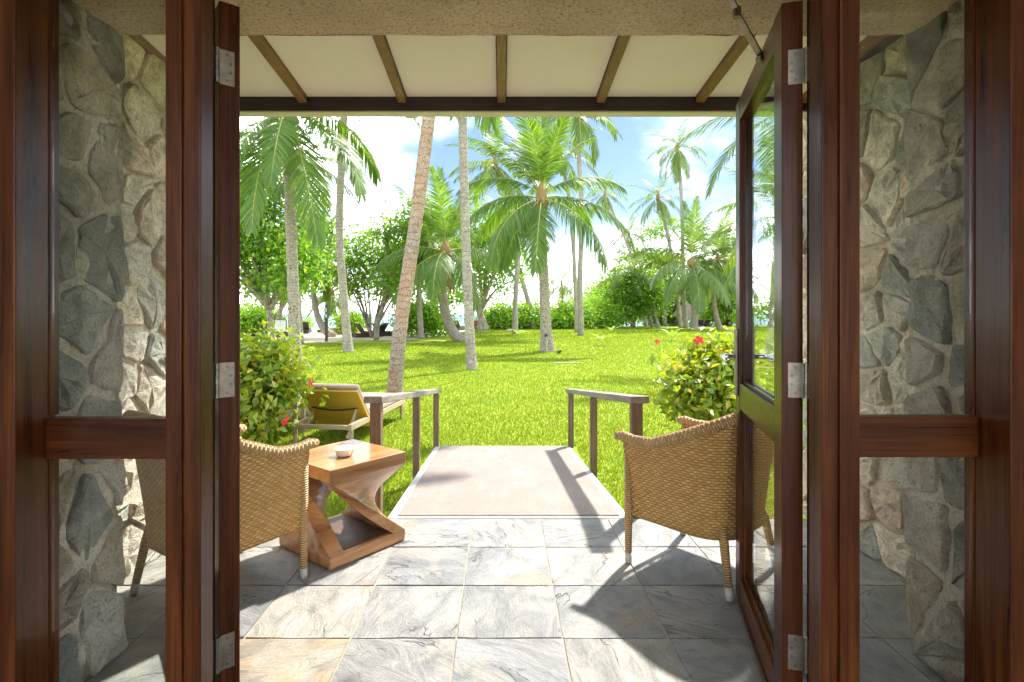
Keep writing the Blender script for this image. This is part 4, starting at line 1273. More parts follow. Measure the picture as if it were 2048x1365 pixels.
palm('straight speckled grey palm trunk in mid lawn left of the full-crowned palm', 14.6, [(944, 741), (936, 600), (930, 430), (925, 232), (921, 60), (918, -60)], 0.128, 0.108,
     auto_fronds(16, 9), 4.0, True, 'trunk', 44, 0.24, 0.06, seed=9, flare=1.2)
# the full crown in the middle
palm('full-crowned palm in the middle of the lawn with arching fronds', 21.7, [(1095, 703), (1091, 640), (1087, 540), (1083, 450), (1083, 398)], 0.235, 0.165,
     [(95, 86, 18, 0.3, 1.05), (60, 76, 32, 0.3), (135, 74, 30, 0.35, 1.05), (165, 66, 40, 0.45, 1.05), (25, 64, 45, 0.5), (185, 58, 55, 0.55), (250, 70, 30, 0.35, .95), (300, 72, 34, 0.4, .9), (110, 50, 60, 0.5),
      (188, 34, 78, 0.7, .9), (355, 36, 80, 0.75, .88), (200, 8, 72, 0.8, .92), (345, 4, 66, 0.8, .98), (224, -18, 58, 0.7, 1.08), (262, -34, 44, 0.5, 1.0), (238, -30, 50, 0.7, .95), (318, -18, 60, 0.8, 1.12), (50, 20, 70), (130, 15, 70), (80, 40, 60)],
     4.0, True, 'trunk_ring', 105, 0.25, 0.037, seed=1, flare=1.5)
palm('short palm with thick curved ringed trunk sweeping up from the lawn edge', 29.5, [(934, 682), (912, 672), (895, 640), (884, 580), (887, 530), (891, 505)], 0.31, 0.22,
     [(100, 86, 10, 0.3), (150, 74, 25, 0.35), (55, 74, 25, 0.35), (200, 66, 35, 0.4), (330, 68, 35, 0.4), (270, 70, 30, 0.4), (180, 45, 75, 0.7), (0, 42, 75, 0.7), (205, 15, 80, 0.8), (340, 12, 75, 0.8), (230, -15, 60, 0.8), (310, -20, 60, 0.8), (265, -5, 75, 0.7), (90, 30, 60), (40, 20, 80), (140, 20, 80)],
     4.6, True, 'trunk_ring', 80, 0.25, 0.045, seed=13, flare=1.15)
palm('tall thin palm right behind the full-crowned palm, its crown against open sky', 37.0, [(1162, 672), (1160, 560), (1164, 430), (1158, 320), (1152, 222)], 0.20, 0.15,
     auto_fronds(15, 21, 80, -45, (45, 90)), 4.0, False, 'trunk', seed=2, group='tall palms towards the beach', flare=1.2)
palm('second thin palm close beside the tall one behind the full crown', 44.0, [(1155, 668), (1150, 560), (1143, 430), (1128, 340), (1118, 300)], 0.19, 0.14, auto_fronds(14, 22), 4.0, False, 'trunk', seed=4, group='tall palms towards the beach')
palm('palm with pale crown directly left behind the full-crowned palm', 40.0, [(1030, 663), (1031, 600), (1036, 480), (1020, 380), (990, 330)], 0.20, 0.15, auto_fronds(15, 23), 4.2, False, 'trunk', seed=6, group='tall palms towards the beach')
palm('leaning palm with grey trunk tilting left out of the hedge behind the full crown', 52.0, [(1068, 655), (1058, 610), (1044, 560), (1026, 500), (1012, 450)], 0.26, 0.19, auto_fronds(13, 24), 4.6, False, 'trunk', seed=8, group='tall palms towards the beach')
palm('leaning grey palm at the edge of the sand next to the red lounge chairs', 50.0, [(972, 659), (957, 620), (945, 575), (936, 530), (930, 490)], 0.33, 0.22, auto_fronds(13, 25), 4.6, False, 'trunk', seed=10, group='tall palms towards the beach')
palm('small distant palm standing alone over the hedge before the island', 80.0, [(1126, 640), (1125, 600), (1124, 585), (1123, 568)], 0.16, 0.12, auto_fronds(13, 26, 80, -35), 4.4, False, 'trunk', seed=12, group='far palms along the shore')
palm('tallest palm against the sky on the door side, crown hanging like a mop', 55.0, [(1372, 657), (1366, 560), (1365, 460), (1362, 380), (1355, 296)], 0.22, 0.17, auto_fronds(17, 27, 80, -60, (50, 80)), 3.6, False, 'trunk', seed=14, group='far palms along the shore', wid=0.04, n=44)
palm('lower palm left of the tallest sky palm, tilted trunk', 58.0, [(1362, 657), (1345, 520), (1328, 440), (1316, 395)], 0.22, 0.17, auto_fronds(15, 28, 78, -50, (45, 75)), 3.4, False, 'trunk', seed=16, group='far palms along the shore', wid=0.04, n=44)
palm('slender far palm with small crown and S-bent trunk beside the full crown', 66.0, [(1300, 656), (1290, 560), (1275, 520), (1258, 470)], 0.16, 0.12, auto_fronds(13, 29, 80, -40), 3.0, False, 'trunk', seed=18, group='far palms along the shore', wid=0.04, n=44)
palm('slender far palm whose trunk bends left behind the hanging frond tips', 64.0, [(1292, 656), (1275, 560), (1255, 490), (1228, 430), (1210, 388)], 0.16, 0.12, auto_fronds(14, 30, 80, -45), 3.6, False, 'trunk', seed=20, group='far palms along the shore', wid=0.04, n=44)
palm('broad low palm with long drooping fronds in front of the shady trees', 50.0, [(1388, 661), (1389, 620), (1387, 570), (1383, 528)], 0.36, 0.27,
     [(100, 86, 15, 0.3), (150, 72, 30, 0.4), (40, 72, 30, 0.4), (260, 76, 25, 0.4), (185, 40, 85, 0.8), (355, 38, 85, 0.8), (205, 12, 75, 0.8), (335, 14, 70, 0.8), (225, -8, 55, 0.8), (315, -12, 60, 0.8), (262, -25, 55, 0.7), (285, -15, 60, 0.7), (170, 60, 60, .6), (10, 58, 60, .6), (120, 30, 70), (60, 30, 70)], 6.0, False, 'trunk_ring', 70, 0.24, 0.07, seed=22, group='far palms along the shore', flare=1.2)
palm('bright yellow-green palm with dark trunk close to the door edge', 52.0, [(1440, 659), (1430, 620), (1428, 580), (1436, 520)], 0.27, 0.2, auto_fronds(16, 31, 84, -40, (35, 70)), 5.6, False, 'trunk_ring', 64, 0.24, 0.07, seed=24, group='far palms along the shore')
palm('short pale palm with leaning grey trunk left of the broad low palm', 58.0, [(1318, 656), (1312, 640), (1300, 600), (1282, 560), (1262, 545)], 0.22, 0.16, auto_fronds(12, 32, 75, -30), 4.0, False, 'trunk', seed=26, group='far palms along the shore', wid=0.04, n=44)
palm('leaning palm with white trunk between the small round tree and the hut', 60.0, [(1305, 654), (1298, 628), (1293, 610), (1268, 540)], 0.2, 0.16, auto_fronds(12, 33, 75, -30), 4.0, False, 'trunk', seed=28, group='far palms along the shore', wid=0.04, n=44)
palm('palm leaning over the sand with swept trunk beside the dark beach post', 36.0, [(668, 668), (645, 655), (632, 620), (627, 580), (632, 520)], 0.25, 0.17, auto_fronds(15, 34, 80, -40), 3.6, False, 'trunk', 36, 0.24, 0.08, seed=30, group='palms on the sand')
palm('palm with slim bent trunk just behind the terracotta planters', 42.0, [(684, 668), (678, 650), (668, 620), (664, 590)], 0.2, 0.15, auto_fronds(11, 35, 70, -40), 2.6, False, 'trunk', 32, 0.24, 0.08, seed=32, group='palms on the sand')
palm('slim grey palm trunk standing right against the dark ringed palm', 26.5, [(602, 689), (597, 600), (594, 480), (600, 380), (604, 320)], 0.14, 0.11, auto_fronds(12, 36, 78, -40), 3.4, False, 'trunk', 36, 0.24, 0.07, seed=34, group='palms on the sand')
palm('palm with a mossy trunk standing in the sand edge left of the curved-trunk palm', 33.0, [(843, 676), (840, 630), (838, 560), (845, 480)], 0.17, 0.13, auto_fronds(14, 37, 80, -40), 3.6, False, 'trunk', 36, 0.24, 0.08, seed=36, group='palms on the sand')
# palm whose hanging fronds cross the top beside the door, and those behind the door's glass
palm('near palm hidden by the door, two long fronds hanging into the sky', 16.5, [(1606, 735), (1602, 560), (1598, 380), (1590, 215)], 0.17, 0.14,
     [(172, 5, 62, 0.5, 1.0), (190, -20, 60, 0.35, .9), (228, -25, 60, 0.35, .9), (245, -35, 50, 0.5, .9), (280, 0, 80, 0.7), (320, 5, 80, 0.7), (0, 30, 80), (40, 40, 70), (90, 60, 50), (140, 55, 60), (190, 60, 70), (250, 50, 80), (300, 60, 60), (100, 80, 20), (345, -10, 60), (260, 10, 90, .5)], 4.4, True, 'trunk_ring', 84, 0.21, 0.042, seed=40)
palm('palm seen through the upper glass of the open door', 30.0, [(1580, 690), (1575, 600), (1572, 500), (1570, 440)], 0.22, 0.18, auto_fronds(16, 41, 82, -40), 5.0, False, 'trunk', 40, 0.24, 0.08, seed=42)

# ------------------------------------------------------------------ leafy trees and bushes
def leaves_np(blobs, n_clump, per, size, seed, up=0.45, aspect=0.5, spread=None):
    """leaf-sized folded faces in clumps spread through ellipsoids (cx,cy,cz,rx,ry,rz,weight)"""
    r = np.random.RandomState(seed)
    W = np.array([b_[6] if len(b_) > 6 else b_[3] * b_[5] for b_ in blobs], float); W /= W.sum()
    which = r.choice(len(blobs), n_clump, p=W)
    Bz = np.array([b_[:6] for b_ in blobs], float)[which]
    dirs = r.normal(size=(n_clump, 3)); dirs /= np.linalg.norm(dirs, axis=1)[:, None]
    rad = r.uniform(0.12, 1.0, n_clump) ** 0.42 * r.uniform(0.85, 1.12, n_clump)
    cc = Bz[:, :3] + dirs * Bz[:, 3:6] * rad[:, None]
    sp = (spread or 1.9) * size * r.uniform(0.7, 1.5, n_clump)
    C = np.repeat(cc, per, 0) + r.normal(size=(n_clump * per, 3)) * np.repeat(sp, per)[:, None] * np.array([1, 1, 0.7])
    O = np.repeat(dirs, per, 0)
    N = n_clump * per
    nrm = O * 0.5 + np.array([0, 0, up]) + r.normal(size=(N, 3)) * 0.55
    nrm /= np.linalg.norm(nrm, axis=1)[:, None]
    d = np.cross(nrm, r.normal(size=(N, 3))); d /= np.linalg.norm(d, axis=1)[:, None]
    sv = np.cross(nrm, d)
    ln = size * r.uniform(0.6, 1.25, N)[:, None]
    wd = ln * aspect
    fold = nrm * ln * 0.12
    a = C - d * ln * 0.5
    tip = C + d * ln * 0.5 - fold * 1.2
    l = C + sv * wd * 0.5 + fold
    rr = C - sv * wd * 0.5 + fold
    V = np.stack([a, l, tip, rr], 1).reshape(-1, 3)
    base = np.arange(N)[:, None] * 4
    F = (base[:, None, :] + np.array([[0, 1, 2], [0, 2, 3]])[None]).reshape(-1, 3)
    return V, F, cc

def leafy(name, label, cat, Y, base_px, blobs_px, n_clump, per, size, mat, group, seed, trunk_r=0.12, limbs=7, up=0.45, trunks=1, ground=True, foliage='crown', trunk_name='trunk', aspect=0.5, bark='bark', spread=None):
    """blobs_px: (px, py, half width px, half height px[, depth offset m])"""
    bx_ = PX(base_px[0], Y)
    o0 = Vector((bx_, Y, GZ))
    t = thing(name, label, cat, o0, 0.0, group)
    bl = []
    for q in blobs_px:
        yy = Y + (q[4] if len(q) > 4 else 0.0)
        s = yy / FPX
        c = Vector(P(q[0], q[1], yy)) - o0
        bl.append((c.x, c.y, c.z, q[2] * s, min(q[2], q[3] * 1.3) * s * 0.9, q[3] * s))
    V, F, cc = leaves_np(bl, n_clump, per, size, seed, up, aspect, spread)
    lo = 0.02
    V[:, 2] = np.maximum(V[:, 2], lo + (V[:, 2] - lo) * 0.05)
    link(foliage, np_mesh(foliage, V, F, M[mat]), t)
    r = random.Random(seed)
    if limbs:
        m = MB()
        cen = Vector((sum(b_[0] for b_ in bl) / len(bl), sum(b_[1] for b_ in bl) / len(bl), 0))
        zlow = min(b_[2] - b_[5] for b_ in bl)
        fork = Vector((cen.x * 0.25, cen.y * 0.2, max(0.25, zlow * 0.75 if trunks == 1 else 0.25)))
        if trunks == 1:
            m.tube(spline([(0, 0, -0.1), (fork.x * 0.3 + r.uniform(-.05, .05), 0, fork.z * 0.5), fork], 8), [trunk_r * (1.25 - 0.4 * i / 8) for i in range(9)], 9)
        idx = r.sample(range(len(cc)), min(limbs, len(cc)))
        for k in idx:
            e = Vector(cc[k])
            a = fork if trunks == 1 else Vector((r.uniform(-.15, .15), r.uniform(-.15, .15), -0.1))
            mid = a.lerp(e, 0.5) + Vector((r.uniform(-.2, .2), r.uniform(-.2, .2), 0.1 * e.z)) * (e - a).length * 0.2
            R = trunk_r * (0.75 if trunks == 1 else 0.6)
            m.tube(spline([a, mid, e], 7), [R * (1 - 0.11 * i) for i in range(8)], 6)
        m.build(trunk_name, M[bark], t, smooth=True)
    return t

TR = 'leafy trees beyond the lawn'
leafy('broadleaf_tree', 'big bright green tree behind the drooping palm fronds at the doorway edge', 'tree', 25.0, (545, 692), [(505, 380, 50, 85), (545, 470, 75, 70), (500, 540, 55, 55), (590, 530, 45, 60, -1), (470, 460, 60, 110)], 270, 34, 0.27, 'leaf_takamaka', TR, 1, 0.16, 12)
leafy('broadleaf_tree', 'low green tree above the white notice board', 'tree', 31.0, (548, 682), [(610, 490, 55, 45), (560, 560, 55, 40), (640, 450, 30, 30)], 180, 30, 0.27, 'leaf_takamaka', TR, 2, 0.14, 9)
leafy('broadleaf_tree', 'many-stemmed round tree over the dark beach loungers', 'tree', 35.0, (742, 673), [(745, 500, 62, 60), (700, 540, 48, 50), (785, 540, 45, 55), (735, 575, 60, 30), (815, 500, 40, 55)], 210, 32, 0.26, 'leaf_takamaka', TR, 3, 0.15, 12, trunks=2)
leafy('broadleaf_tree', 'tree with one slanting pale trunk left of the leaning orange palm', 'tree', 30.5, (752, 682), [(800, 470, 40, 55), (840, 440, 28, 45), (790, 555, 40, 35)], 95, 30, 0.25, 'leaf_takamaka', TR, 4, 0.13, 7)
leafy('broadleaf_tree', 'shady tree filling the gap between the curved-trunk palm and the full crown', 'tree', 46.0, (958, 660), [(960, 470, 50, 60), (1005, 520, 45, 60), (940, 560, 45, 40), (1030, 450, 35, 40)], 210, 30, 0.34, 'leaf_takamaka', TR, 5, 0.2, 9)
leafy('broadleaf_tree', 'tree with loose crown just left of the straight speckled trunk', 'tree', 40.0, (868, 668), [(860, 560, 45, 45), (850, 470, 40, 40), (905, 590, 30, 25)], 120, 30, 0.3, 'leaf_takamaka', TR, 6, 0.16, 7)
leafy('round_tree', 'small round tree with short trunk standing on the lawn by the sand path', 'tree', 58.0, (1266, 657), [(1268, 570, 52, 38), (1240, 600, 45, 28), (1300, 590, 40, 32), (1262, 620, 42, 16)], 300, 30, 0.36, 'leaf_takamaka', TR, 7, 0.26, 8)
leafy('flat_tree', 'flat-topped tree spreading a thin green shelf above the small round tree', 'tree', 66.0, (1330, 655), [(1290, 515, 55, 10), (1330, 525, 40, 18), (1250, 518, 25, 6), (1305, 470, 22, 9), (1340, 450, 26, 8)], 170, 28, 0.36, 'leaf_shore', TR, 8, 0.2, 7)
leafy('broadleaf_tree', 'dense shady tree behind the broad low palm', 'tree', 70.0, (1350, 653), [(1350, 590, 50, 40), (1400, 580, 50, 50), (1330, 560, 30, 35)], 260, 30, 0.42, 'leaf_takamaka', TR, 9, 0.25, 7)
leafy('broadleaf_tree', 'dense shady tree touching the edge of the open door', 'tree', 68.0, (1455, 653), [(1450, 570, 45, 60), (1480, 520, 40, 60), (1440, 490, 35, 35)], 260, 30, 0.42, 'leaf_dark', TR, 10, 0.25, 7)
leafy('broadleaf_tree', 'tree mass seen low through the glass of the open door', 'tree', 62.0, (1540, 655), [(1530, 600, 50, 35), (1580, 580, 60, 50)], 200, 30, 0.42, 'leaf_takamaka', TR, 11, 0.25, 7)
leafy('broadleaf_tree', 'pale feathery tree on the shore right of the island', 'tree', 85.0, (1215, 640), [(1210, 590, 40, 25), (1240, 565, 35, 30), (1195, 610, 30, 15)], 200, 28, 0.45, 'leaf_takamaka', TR, 12, 0.2, 6)
HG = 'bushes of the shore hedge'
def bush(label, Y, px, py, hw, hh, nclump, seed, mat='leaf_shore', size=0.26):
    return leafy('shore_bush', label, 'bush', Y, (px, 660), [(px, py, hw, hh), (px - hw * 0.45, py + hh * 0.3, hw * 0.6, hh * 0.75), (px + hw * 0.45, py + hh * 0.3, hw * 0.6, hh * 0.75)], nclump, 30, size, mat, HG, seed, 0.05, 9, trunks=2, foliage='foliage', trunk_name='stem')
bush('rounded shore bush between the orange leaning palm and the curved trunk', 36.0, 845, 632, 40, 32, 190, 21)
bush('shore bush beside the red lounge chairs', 52.0, 1000, 634, 36, 26, 170, 22, size=0.3)
bush('shore bush directly behind the full-crowned palm trunk, sea side', 53.0, 1062, 632, 38, 27, 170, 23, size=0.3)
bush('broad shore bush right of the full-crowned palm trunk', 54.0, 1140, 630, 46, 28, 200, 24, size=0.3)
bush('shore bush at the right end of the clipped row, behind the thin palm', 56.0, 1205, 628, 36, 26, 150, 25, size=0.3)
bush('tall shore bush behind the small sign on a stake', 66.0, 1222, 610, 46, 36, 190, 26, size=0.36)
bush('low shore bush between the round tree and the leaning white trunk', 70.0, 1325, 628, 40, 24, 150, 27, size=0.36)
bush('low shore bush under the shady trees beside the hut', 74.0, 1440, 625, 60, 24, 170, 28, size=0.4)
bush('shore bush at the doorway edge behind the notice board', 36.0, 512, 640, 40, 26, 160, 29)
bush('small bush growing behind the terracotta planters', 40.0, 700, 641, 16, 17, 60, 30)
bush('small shoreline bush between the two grey beach loungers', 46.0, 612, 647, 9, 6, 24, 31, size=0.2)

# hibiscus bushes by the terrace, with flowers
def flower(parent, loc, size, face, seed):
    r = random.Random(seed)
    f = Vector(face).normalized()
    a = f.cross(Vector((0, 0, 1))).normalized(); b2 = f.cross(a)
    m = MB()
    for k in range(5):
        th = 2 * pi * k / 5 + r.uniform(-.15, .15)
        d = a * cos(th) + b2 * sin(th); s = a * -sin(th) + b2 * cos(th)
        pts = [(0.05, 0.02, 0), (0.5, 0.32, 0.12), (0.9, 0.36, 0.05), (1.05, 0.15, -0.12)]
        vs = []
        for u, ww, up_ in pts:
            c = d * u * size + f * up_ * size
            vs += [c - s * ww * size, c + f * 0.03 * size, c + s * ww * size]
        m.add(vs, [(3 * i + q, 3 * i + q + 1, 3 * i + 4 + q, 3 * i + 3 + q) for i in range(3) for q in (0, 1)])
    m.tube([Vector((0, 0, 0)), f * size * 0.9], [size * 0.05, size * 0.03], 6)
    return m.build('flower', M['petal'], parent, smooth=True, loc=loc)
def hibiscus(label, Y, base_x, blobs, ncl, seed, flowers, size=0.10):
    t = leafy('hibiscus_bush', label, 'bush', Y, (VX + base_x / Y * FPX, 800), blobs, ncl, 26, size, 'leaf_hibiscus', 'hibiscus bushes by the terrace', seed, 0.018, 40, trunks=2, foliage='foliage', trunk_name='stem', up=0.5, aspect=0.55, bark='bark', spread=1.15)
    for k, (px, py, yy, sz) in enumerate(flowers):
        p = Vector(P(px, py, yy)) - Vector((t.location))
        flower(t, p, sz, (0.2 if k % 2 else -0.3, -1, 0.25), k + seed)
    return t
hibiscus('yellow-green hibiscus bush hiding the blue-grey lounger', 5.6, -2.55, [(500, 770, 60, 70), (535, 745, 48, 48, 0.4), (478, 845, 46, 42, -0.3), (555, 775, 30, 34, 0.1), (440, 765, 90, 80, 0.3), (512, 715, 60, 36, 0.3)], 330, 61, [(621, 768, 5.4, 0.032), (569, 845, 5.0, 0.028), (574, 838, 5.1, 0.022)])
hibiscus('hibiscus bush with one large red flower near the door handle', 6.0, 2.25, [(1405, 775, 56, 70), (1440, 745, 55, 62, 0.3), (1378, 795, 36, 52, -0.1), (1470, 800, 60, 75, 0.2), (1530, 780, 70, 80, 0.4), (1425, 710, 34, 24, 0.2)], 330, 62, [(1397, 681, 5.6, 0.050), (1314, 684, 5.9, 0.030)])

# ------------------------------------------------------------------ things on the beach and lawn
def beach_lounger(label, px, py, Y, rz, deg=55):
    t = thing('beach_lounger', label, 'sun lounger', (PX(px, Y), Y, GZ - 0.03), rz, 'dark wicker loungers on the sand')
    MB().box(0, 1.9, -0.36, 0.36, 0.02, 0.27).build('base', M['dark_wicker'], t, bevel=0.02)
    MB().box(0.62, 1.86, -0.34, 0.34, 0.272, 0.34).build('seat_cushion', M['dark_canvas'], t, bevel=0.02)
    a = radians(deg)
    d = Vector((-cos(a), 0, sin(a))); up = Vector((sin(a), 0, cos(a)))
    p0 = Vector((0.62, 0, 0.29))
    MB().beam(p0, p0 + d * 0.72, 0.70, 0.06, up=up).build('backrest', M['dark_wicker'], t, bevel=0.01)
    return t
beach_lounger('dark wicker beach lounger nearest the sea, back upright, left of the dark post', 642, 662, 43.0, radians(75))
beach_lounger('dark wicker beach lounger just right of the dark ringed trunk', 606, 663, 42.0, radians(100))
beach_lounger('black-backed beach lounger between the slim grey palm and the many-stemmed tree', 708, 676, 35.0, radians(40))
beach_lounger('beach lounger with brown cushion under the many-stemmed tree', 738, 672, 37.0, radians(20))
beach_lounger('beach lounger half hidden behind the orange leaning palm trunk', 775, 672, 37.0, radians(150))
beach_lounger('dark beach lounger seen just above the yellow-green bush', 520, 668, 34.0, radians(60))
for lab, px, mt in (('red-cushioned lounge chair beside the leaning grey palm', 953, 'red_cloth'), ('brown lounge chair left of the red-cushioned one', 912, 'dark_wicker')):
    t = thing('beach_chair', lab, 'lounge chair', (PX(px, 52), 52.0, GZ - 0.15), radians(70), 'lounge chairs at the edge of the sand')
    MB().box(-0.4, 0.9, -0.55, 0.55, 0.05, 0.38).build('base', M['dark_wicker'], t, bevel=0.03)
    MB().beam((-0.2, 0, 0.35), (-0.7, 0, 1.0), 1.1, 0.12, up=(0.8, 0, 0.6)).build('backrest', M[mt], t, bevel=0.03)
    MB().box(-0.15, 0.85, -0.5, 0.5, 0.382, 0.48).build('cushion', M[mt], t, bevel=0.03)
# shower post
t = thing('beach_post', 'dark square beach post with two small white notices', 'post', (PX(653, 28.6), 28.6, GZ))
MB().box(-0.065, 0.065, -0.065, 0.065, 0.0, 0.62).build('lower_post', M['rust_wood'], t, bevel=0.006)
MB().box(-0.068, 0.068, -0.068, 0.068, 0.621, 1.97).build('upper_post', M['charcoal'], t, bevel=0.006)
MB().box(-0.035, 0.035, -0.072, -0.0685, 1.30, 1.46).build('notice', M['sign_white'], t)
MB().box(-0.025, 0.025, -0.072, -0.0685, 1.58, 1.80).build('notice', M['sign_white'], t)
MB().lathe([(0.55, 0.012), (0.5, 0.03), (0.0, 0.032)], 20).build('foot_slab', M['concrete'], t)
# white notice board
Yn = 27.0
t = thing('notice_board', 'white notice board on legs beside the dark ringed palm', 'sign', (PX(561, Yn), Yn, GZ))
MB().box(-0.27, 0.27, -0.02, 0.02, PZ(663, Yn) - GZ, PZ(641, Yn) - GZ).build('panel', M['sign_white'], t)
for nm, a in (('frame', (-0.30, -0.272, -0.03, 0.03, PZ(665, Yn) - GZ, PZ(639.5, Yn) - GZ)), ('frame', (0.272, 0.30, -0.03, 0.03, PZ(665, Yn) - GZ, PZ(639.5, Yn) - GZ)),
              ('frame', (-0.271, 0.271, -0.03, 0.03, PZ(640.8, Yn) - GZ, PZ(639.5, Yn) - GZ)), ('frame', (-0.271, 0.271, -0.03, 0.03, PZ(665, Yn) - GZ, PZ(663.2, Yn) - GZ)),
              ('leg', (-0.22, -0.17, -0.025, 0.025, 0, PZ(665, Yn) - GZ)), ('leg', (0.17, 0.22, -0.025, 0.025, 0, PZ(665, Yn) - GZ))):
    MB().box(*a).build(nm, M['charcoal'], t)
zt = PZ(641, Yn) - GZ
MB().box(-0.03, 0.03, -0.0235, -0.021, zt - 0.10, zt - 0.05).build('print', M['sign_print'], t)
for k in range(3):
    MB().box(-0.13 + 0.10 * k, -0.09 + 0.10 * k, -0.0235, -0.021, PZ(663, Yn) - GZ + 0.05, PZ(663, Yn) - GZ + 0.11).build('print', M['sign_print'], t)
for k in range(3):
    MB().box(-0.15, 0.15 - 0.06 * k, -0.0235, -0.021, zt - 0.19 - 0.05 * k, zt - 0.178 - 0.05 * k).build('print', M['sign_print'], t)
# planters
for lab, px, wd, ht, Yp in (('low terracotta planter box, the shorter of two', 671, 0.62, 0.42, 41.0), ('tall terracotta planter box behind the slim grey palm', 697, 1.45, 0.62, 41.5)):
    t = thing('planter', lab, 'planter', (PX(px, Yp), Yp, GZ - 0.03), 0.05, 'terracotta planters on the sand')
    m = MB()
    a, c = wd / 2, 0.32
    m.hexa([(-a, -c, 0), (a, -c, 0), (a, c, 0), (-a, c, 0), (-a * 1.06, -c * 1.08, ht), (a * 1.06, -c * 1.08, ht), (a * 1.06, c * 1.08, ht), (-a * 1.06, c * 1.08, ht)])
    m.build('pot', M['terracotta'], t, bevel=0.02)
    MB().box(-a * 1.1, a * 1.1, -c * 1.14, c * 1.14, ht - 0.06, ht + 0.004).build('rim', M['terracotta'], t, bevel=0.015)
# small sign on a stake
Ys = 56.0
t = thing('stake_sign', 'small pale sign on a thin orange-brown stake by the sand path', 'sign', (PX(1226.5, Ys), Ys, GZ))
MB().box(-0.03, 0.03, -0.03, 0.03, 0, PZ(622, Ys) - GZ).build('stake', M['terracotta'], t)
MB().box(-0.12, 0.12, -0.05, -0.031, PZ(628, Ys) - GZ, PZ(621, Ys) - GZ).build('panel', M['sign_white'], t)
# thatched shelter among the right-hand trees
Yt = 66.0
t = thing('thatched_shelter', 'small thatched shelter in the shade under the trees', 'shelter', (PX(1372, Yt), Yt, GZ))
MB().lathe([(1.7, 1.15), (1.2, 1.9), (0.5, 2.6), (0.0, 2.9)], 20).build('thatch', M['thatch'], t)
for k in range(5):
    a = 2 * pi * k / 5 + 0.3
    MB().tube([(1.2 * cos(a), 1.2 * sin(a), 0), (1.2 * cos(a), 1.2 * sin(a), 1.9)], 0.06, 8).build('post', M['bark'], t)
for k, px in enumerate((1402, 1418, 1460)):
    beach_lounger(['dark lounger in the shade right of the thatched shelter', 'dark lounger between the broad low palm and the dark-trunked palm', 'dark lounger in the shade close to the door edge'][k], px, 650, 64.0 + k, radians(80 + 20 * k), 45)
# garden spotlight, drain slot, rocks
Yg = PG(709)
t = thing('garden_spotlight', 'small black garden spotlight on the lawn by the full-crowned palm', 'spotlight', (PX(1118, Yg), Yg, GZ))
MB().tube([(0, 0, 0), (0, 0, 0.06)], 0.012, 8).build('spike', M['black_lamp'], t)
MB().tube([(-0.04, -0.03, 0.075), (0.05, 0.03, 0.115)], [0.05, 0.062], 12).build('lamp_head', M['black_lamp'], t, smooth=False)
t = thing('palm_uplight', 'black uplight strapped to the full-crowned palm with a hanging cord', 'spotlight', (PX(1092, 21.3), 21.3, GZ + 0.30))
MB().box(-0.06, 0.06, -0.10, 0.0, 0.30, 0.40).build('lamp_head', M['black_lamp'], t, bevel=0.01)
MB().tube(spline([(0.01, -0.09, 0.30), (0.05, -0.08, 0.1), (0.02, -0.11, -0.1), (0.06, -0.14, -0.29)], 10), 0.009, 6).build('cord', M['cord'], t)
for k, (px, py, sz, lab) in enumerate(((1021, 664, 0.30, 'larger grey rock at the foot of the palm left of the full crown'), (1044, 665, 0.26, 'smaller grey rock beside the little palm seedling'))):
    Yr = PG(py)
    r = np.random.RandomState(k)
    m = MB()
    n1, n2 = 6, 9
    vs = [(0, 0, sz * 0.7)]
    for i in range(1, n1):
        for j in range(n2):
            a, bq = pi / 2 * i / (n1 - 1), 2 * pi * j / n2
            q = sz * r.uniform(0.85, 1.15)
            vs.append((1.3 * q * sin(a) * cos(bq), q * sin(a) * sin(bq), 0.7 * q * cos(a)))
    fs = [(0, 1 + j, 1 + (j + 1) % n2) for j in range(n2)] + [(1 + (i - 1) * n2 + j, 1 + i * n2 + j, 1 + i * n2 + (j + 1) % n2, 1 + (i - 1) * n2 + (j + 1) % n2) for i in range(1, n1 - 1) for j in range(n2)]
    tag(m.add(vs, fs).build('rock', M['rock'], smooth=True, loc=(PX(px, Yr), Yr, GZ)), lab, 'rock', 'rocks on the lawn')
Yd = PG(727)
tag(MB().box(-0.42, 0.42, -0.14, 0.14, 0.002, 0.02).build('drain_cover', M['rock'], loc=(PX(1133, Yd), Yd, GZ)), 'flat drain cover sunk in the lawn in front of the full-crowned palm', 'drain cover')

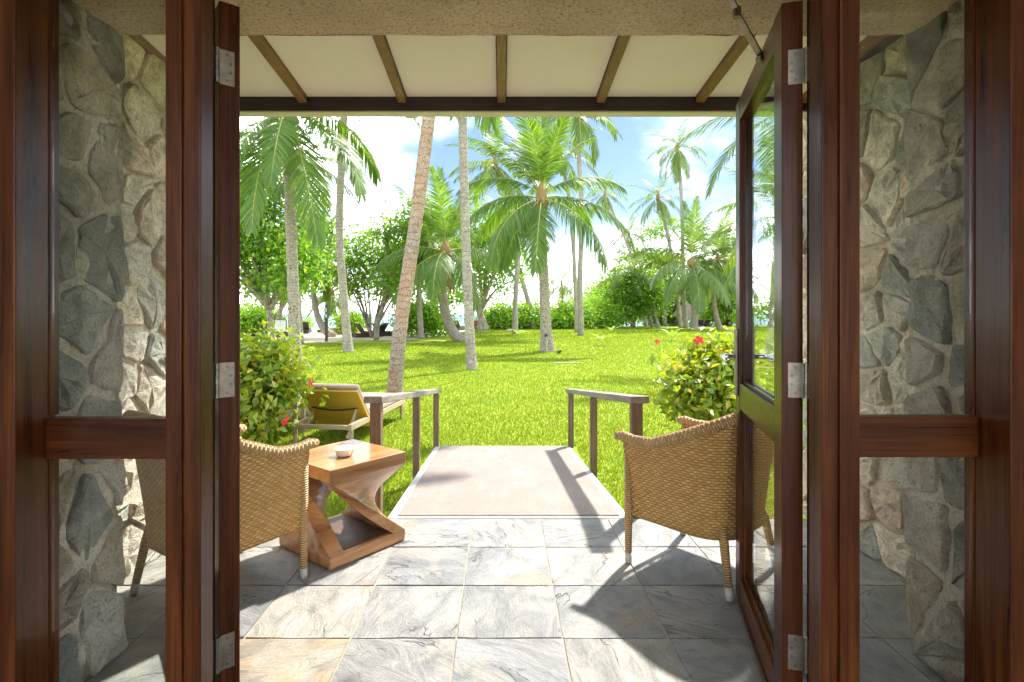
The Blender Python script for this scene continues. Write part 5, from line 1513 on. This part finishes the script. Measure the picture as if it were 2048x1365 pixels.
# palm seedlings
def seedling(label, px, py, size, seed, mat='leaf_shore'):
    Yq = PG(py)
    t = thing('palm_seedling', label, 'plant', (PX(px, Yq), Yq, GZ), 0, 'palm seedlings on the lawn')
    r = random.Random(seed)
    MB().tube([(0, 0, -0.02), (0, 0, size * 0.35)], [0.025, 0.018], 6).build('stem', M['rachis'], t)
    for k in range(6):
        az = k * 1.1 + r.uniform(-.3, .3); e = radians(r.uniform(45, 80))
        m = MB(); vs = []
        for i in range(6):
            f = i / 5
            x = size * f * cos(e - f * 0.9); z = size * (0.3 + 0.75 * f * sin(e - f * 0.55))
            wv = size * 0.10 * sin(pi * min(1, 0.08 + f * 0.92)) + 0.004
            c, s = cos(az), sin(az)
            vs += [(x * c - wv * s, x * s + wv * c, z + wv * 0.3), (x * c, x * s, z), (x * c + wv * s, x * s - wv * c, z + wv * 0.3)]
        m.add(vs, [(3 * i + q, 3 * i + q + 1, 3 * i + 4 + q, 3 * i + 3 + q) for i in range(5) for q in (0, 1)])
        m.build('leaf', M[mat], t, smooth=True)
seedling('palm seedling with drooping leaves on the open lawn, alone', 1205, 692, 0.75, 1)
seedling('bright yellow-green palm seedling just left of the hibiscus flowers', 1344, 683, 0.85, 2)
seedling('palm seedling by the stake sign at the lawn edge', 1224, 668, 0.8, 3)
seedling('yellowish palm seedling beside the two grey rocks', 1036, 678, 0.8, 4)

# ------------------------------------------------------------------ grass blades over the nearer lawn
r = np.random.RandomState(5)
N = 420000
u = r.uniform(0, 1, N)
Yv = 3.37 * (55.0 / 3.37) ** (u ** 1.02)
Xv = r.uniform(-1, 1, N) * (Yv * 0.62 + 0.8)
Xv = np.where(Xv < -Yv * 0.55 - 0.5, Xv * 0.9, Xv)
keep = (Yv < np.where(Xv < -3, 27.5, 55.0))
keep &= ~((Xv > -0.78) & (Xv < 0.83) & (Yv < 6.12))
keep &= ~((np.abs(Xv) > 1.75) & (np.abs(Xv) < 2.3) & (Yv < 3.5))
Xv, Yv = Xv[keep], Yv[keep]; N = len(Xv)
lean = r.normal(0, 0.45, (N, 2))
sc = 0.55 + 0.45 * np.sqrt(Yv / 5.0)
hh = r.uniform(0.018, 0.040, N) * sc
ww = r.uniform(0.0026, 0.0048, N) * sc * (0.8 + Yv / 9.0)
th_ = r.uniform(0, 2 * pi, N)
dx, dy = np.cos(th_) * ww, np.sin(th_) * ww
b0 = np.stack([Xv - dx, Yv - dy, np.full(N, GZ - 0.004)], 1)
b1 = np.stack([Xv + dx, Yv + dy, np.full(N, GZ - 0.004)], 1)
tp = np.stack([Xv + lean[:, 0] * hh, Yv + lean[:, 1] * hh, GZ + hh], 1)
V = np.stack([b0, b1, tp], 1).reshape(-1, 3)
F = np.arange(3 * N).reshape(-1, 3)
tag(link('grass', np_mesh('grass', V, F, M['grass'])), 'short bright grass blades of the lawn', 'grass', kind='stuff')
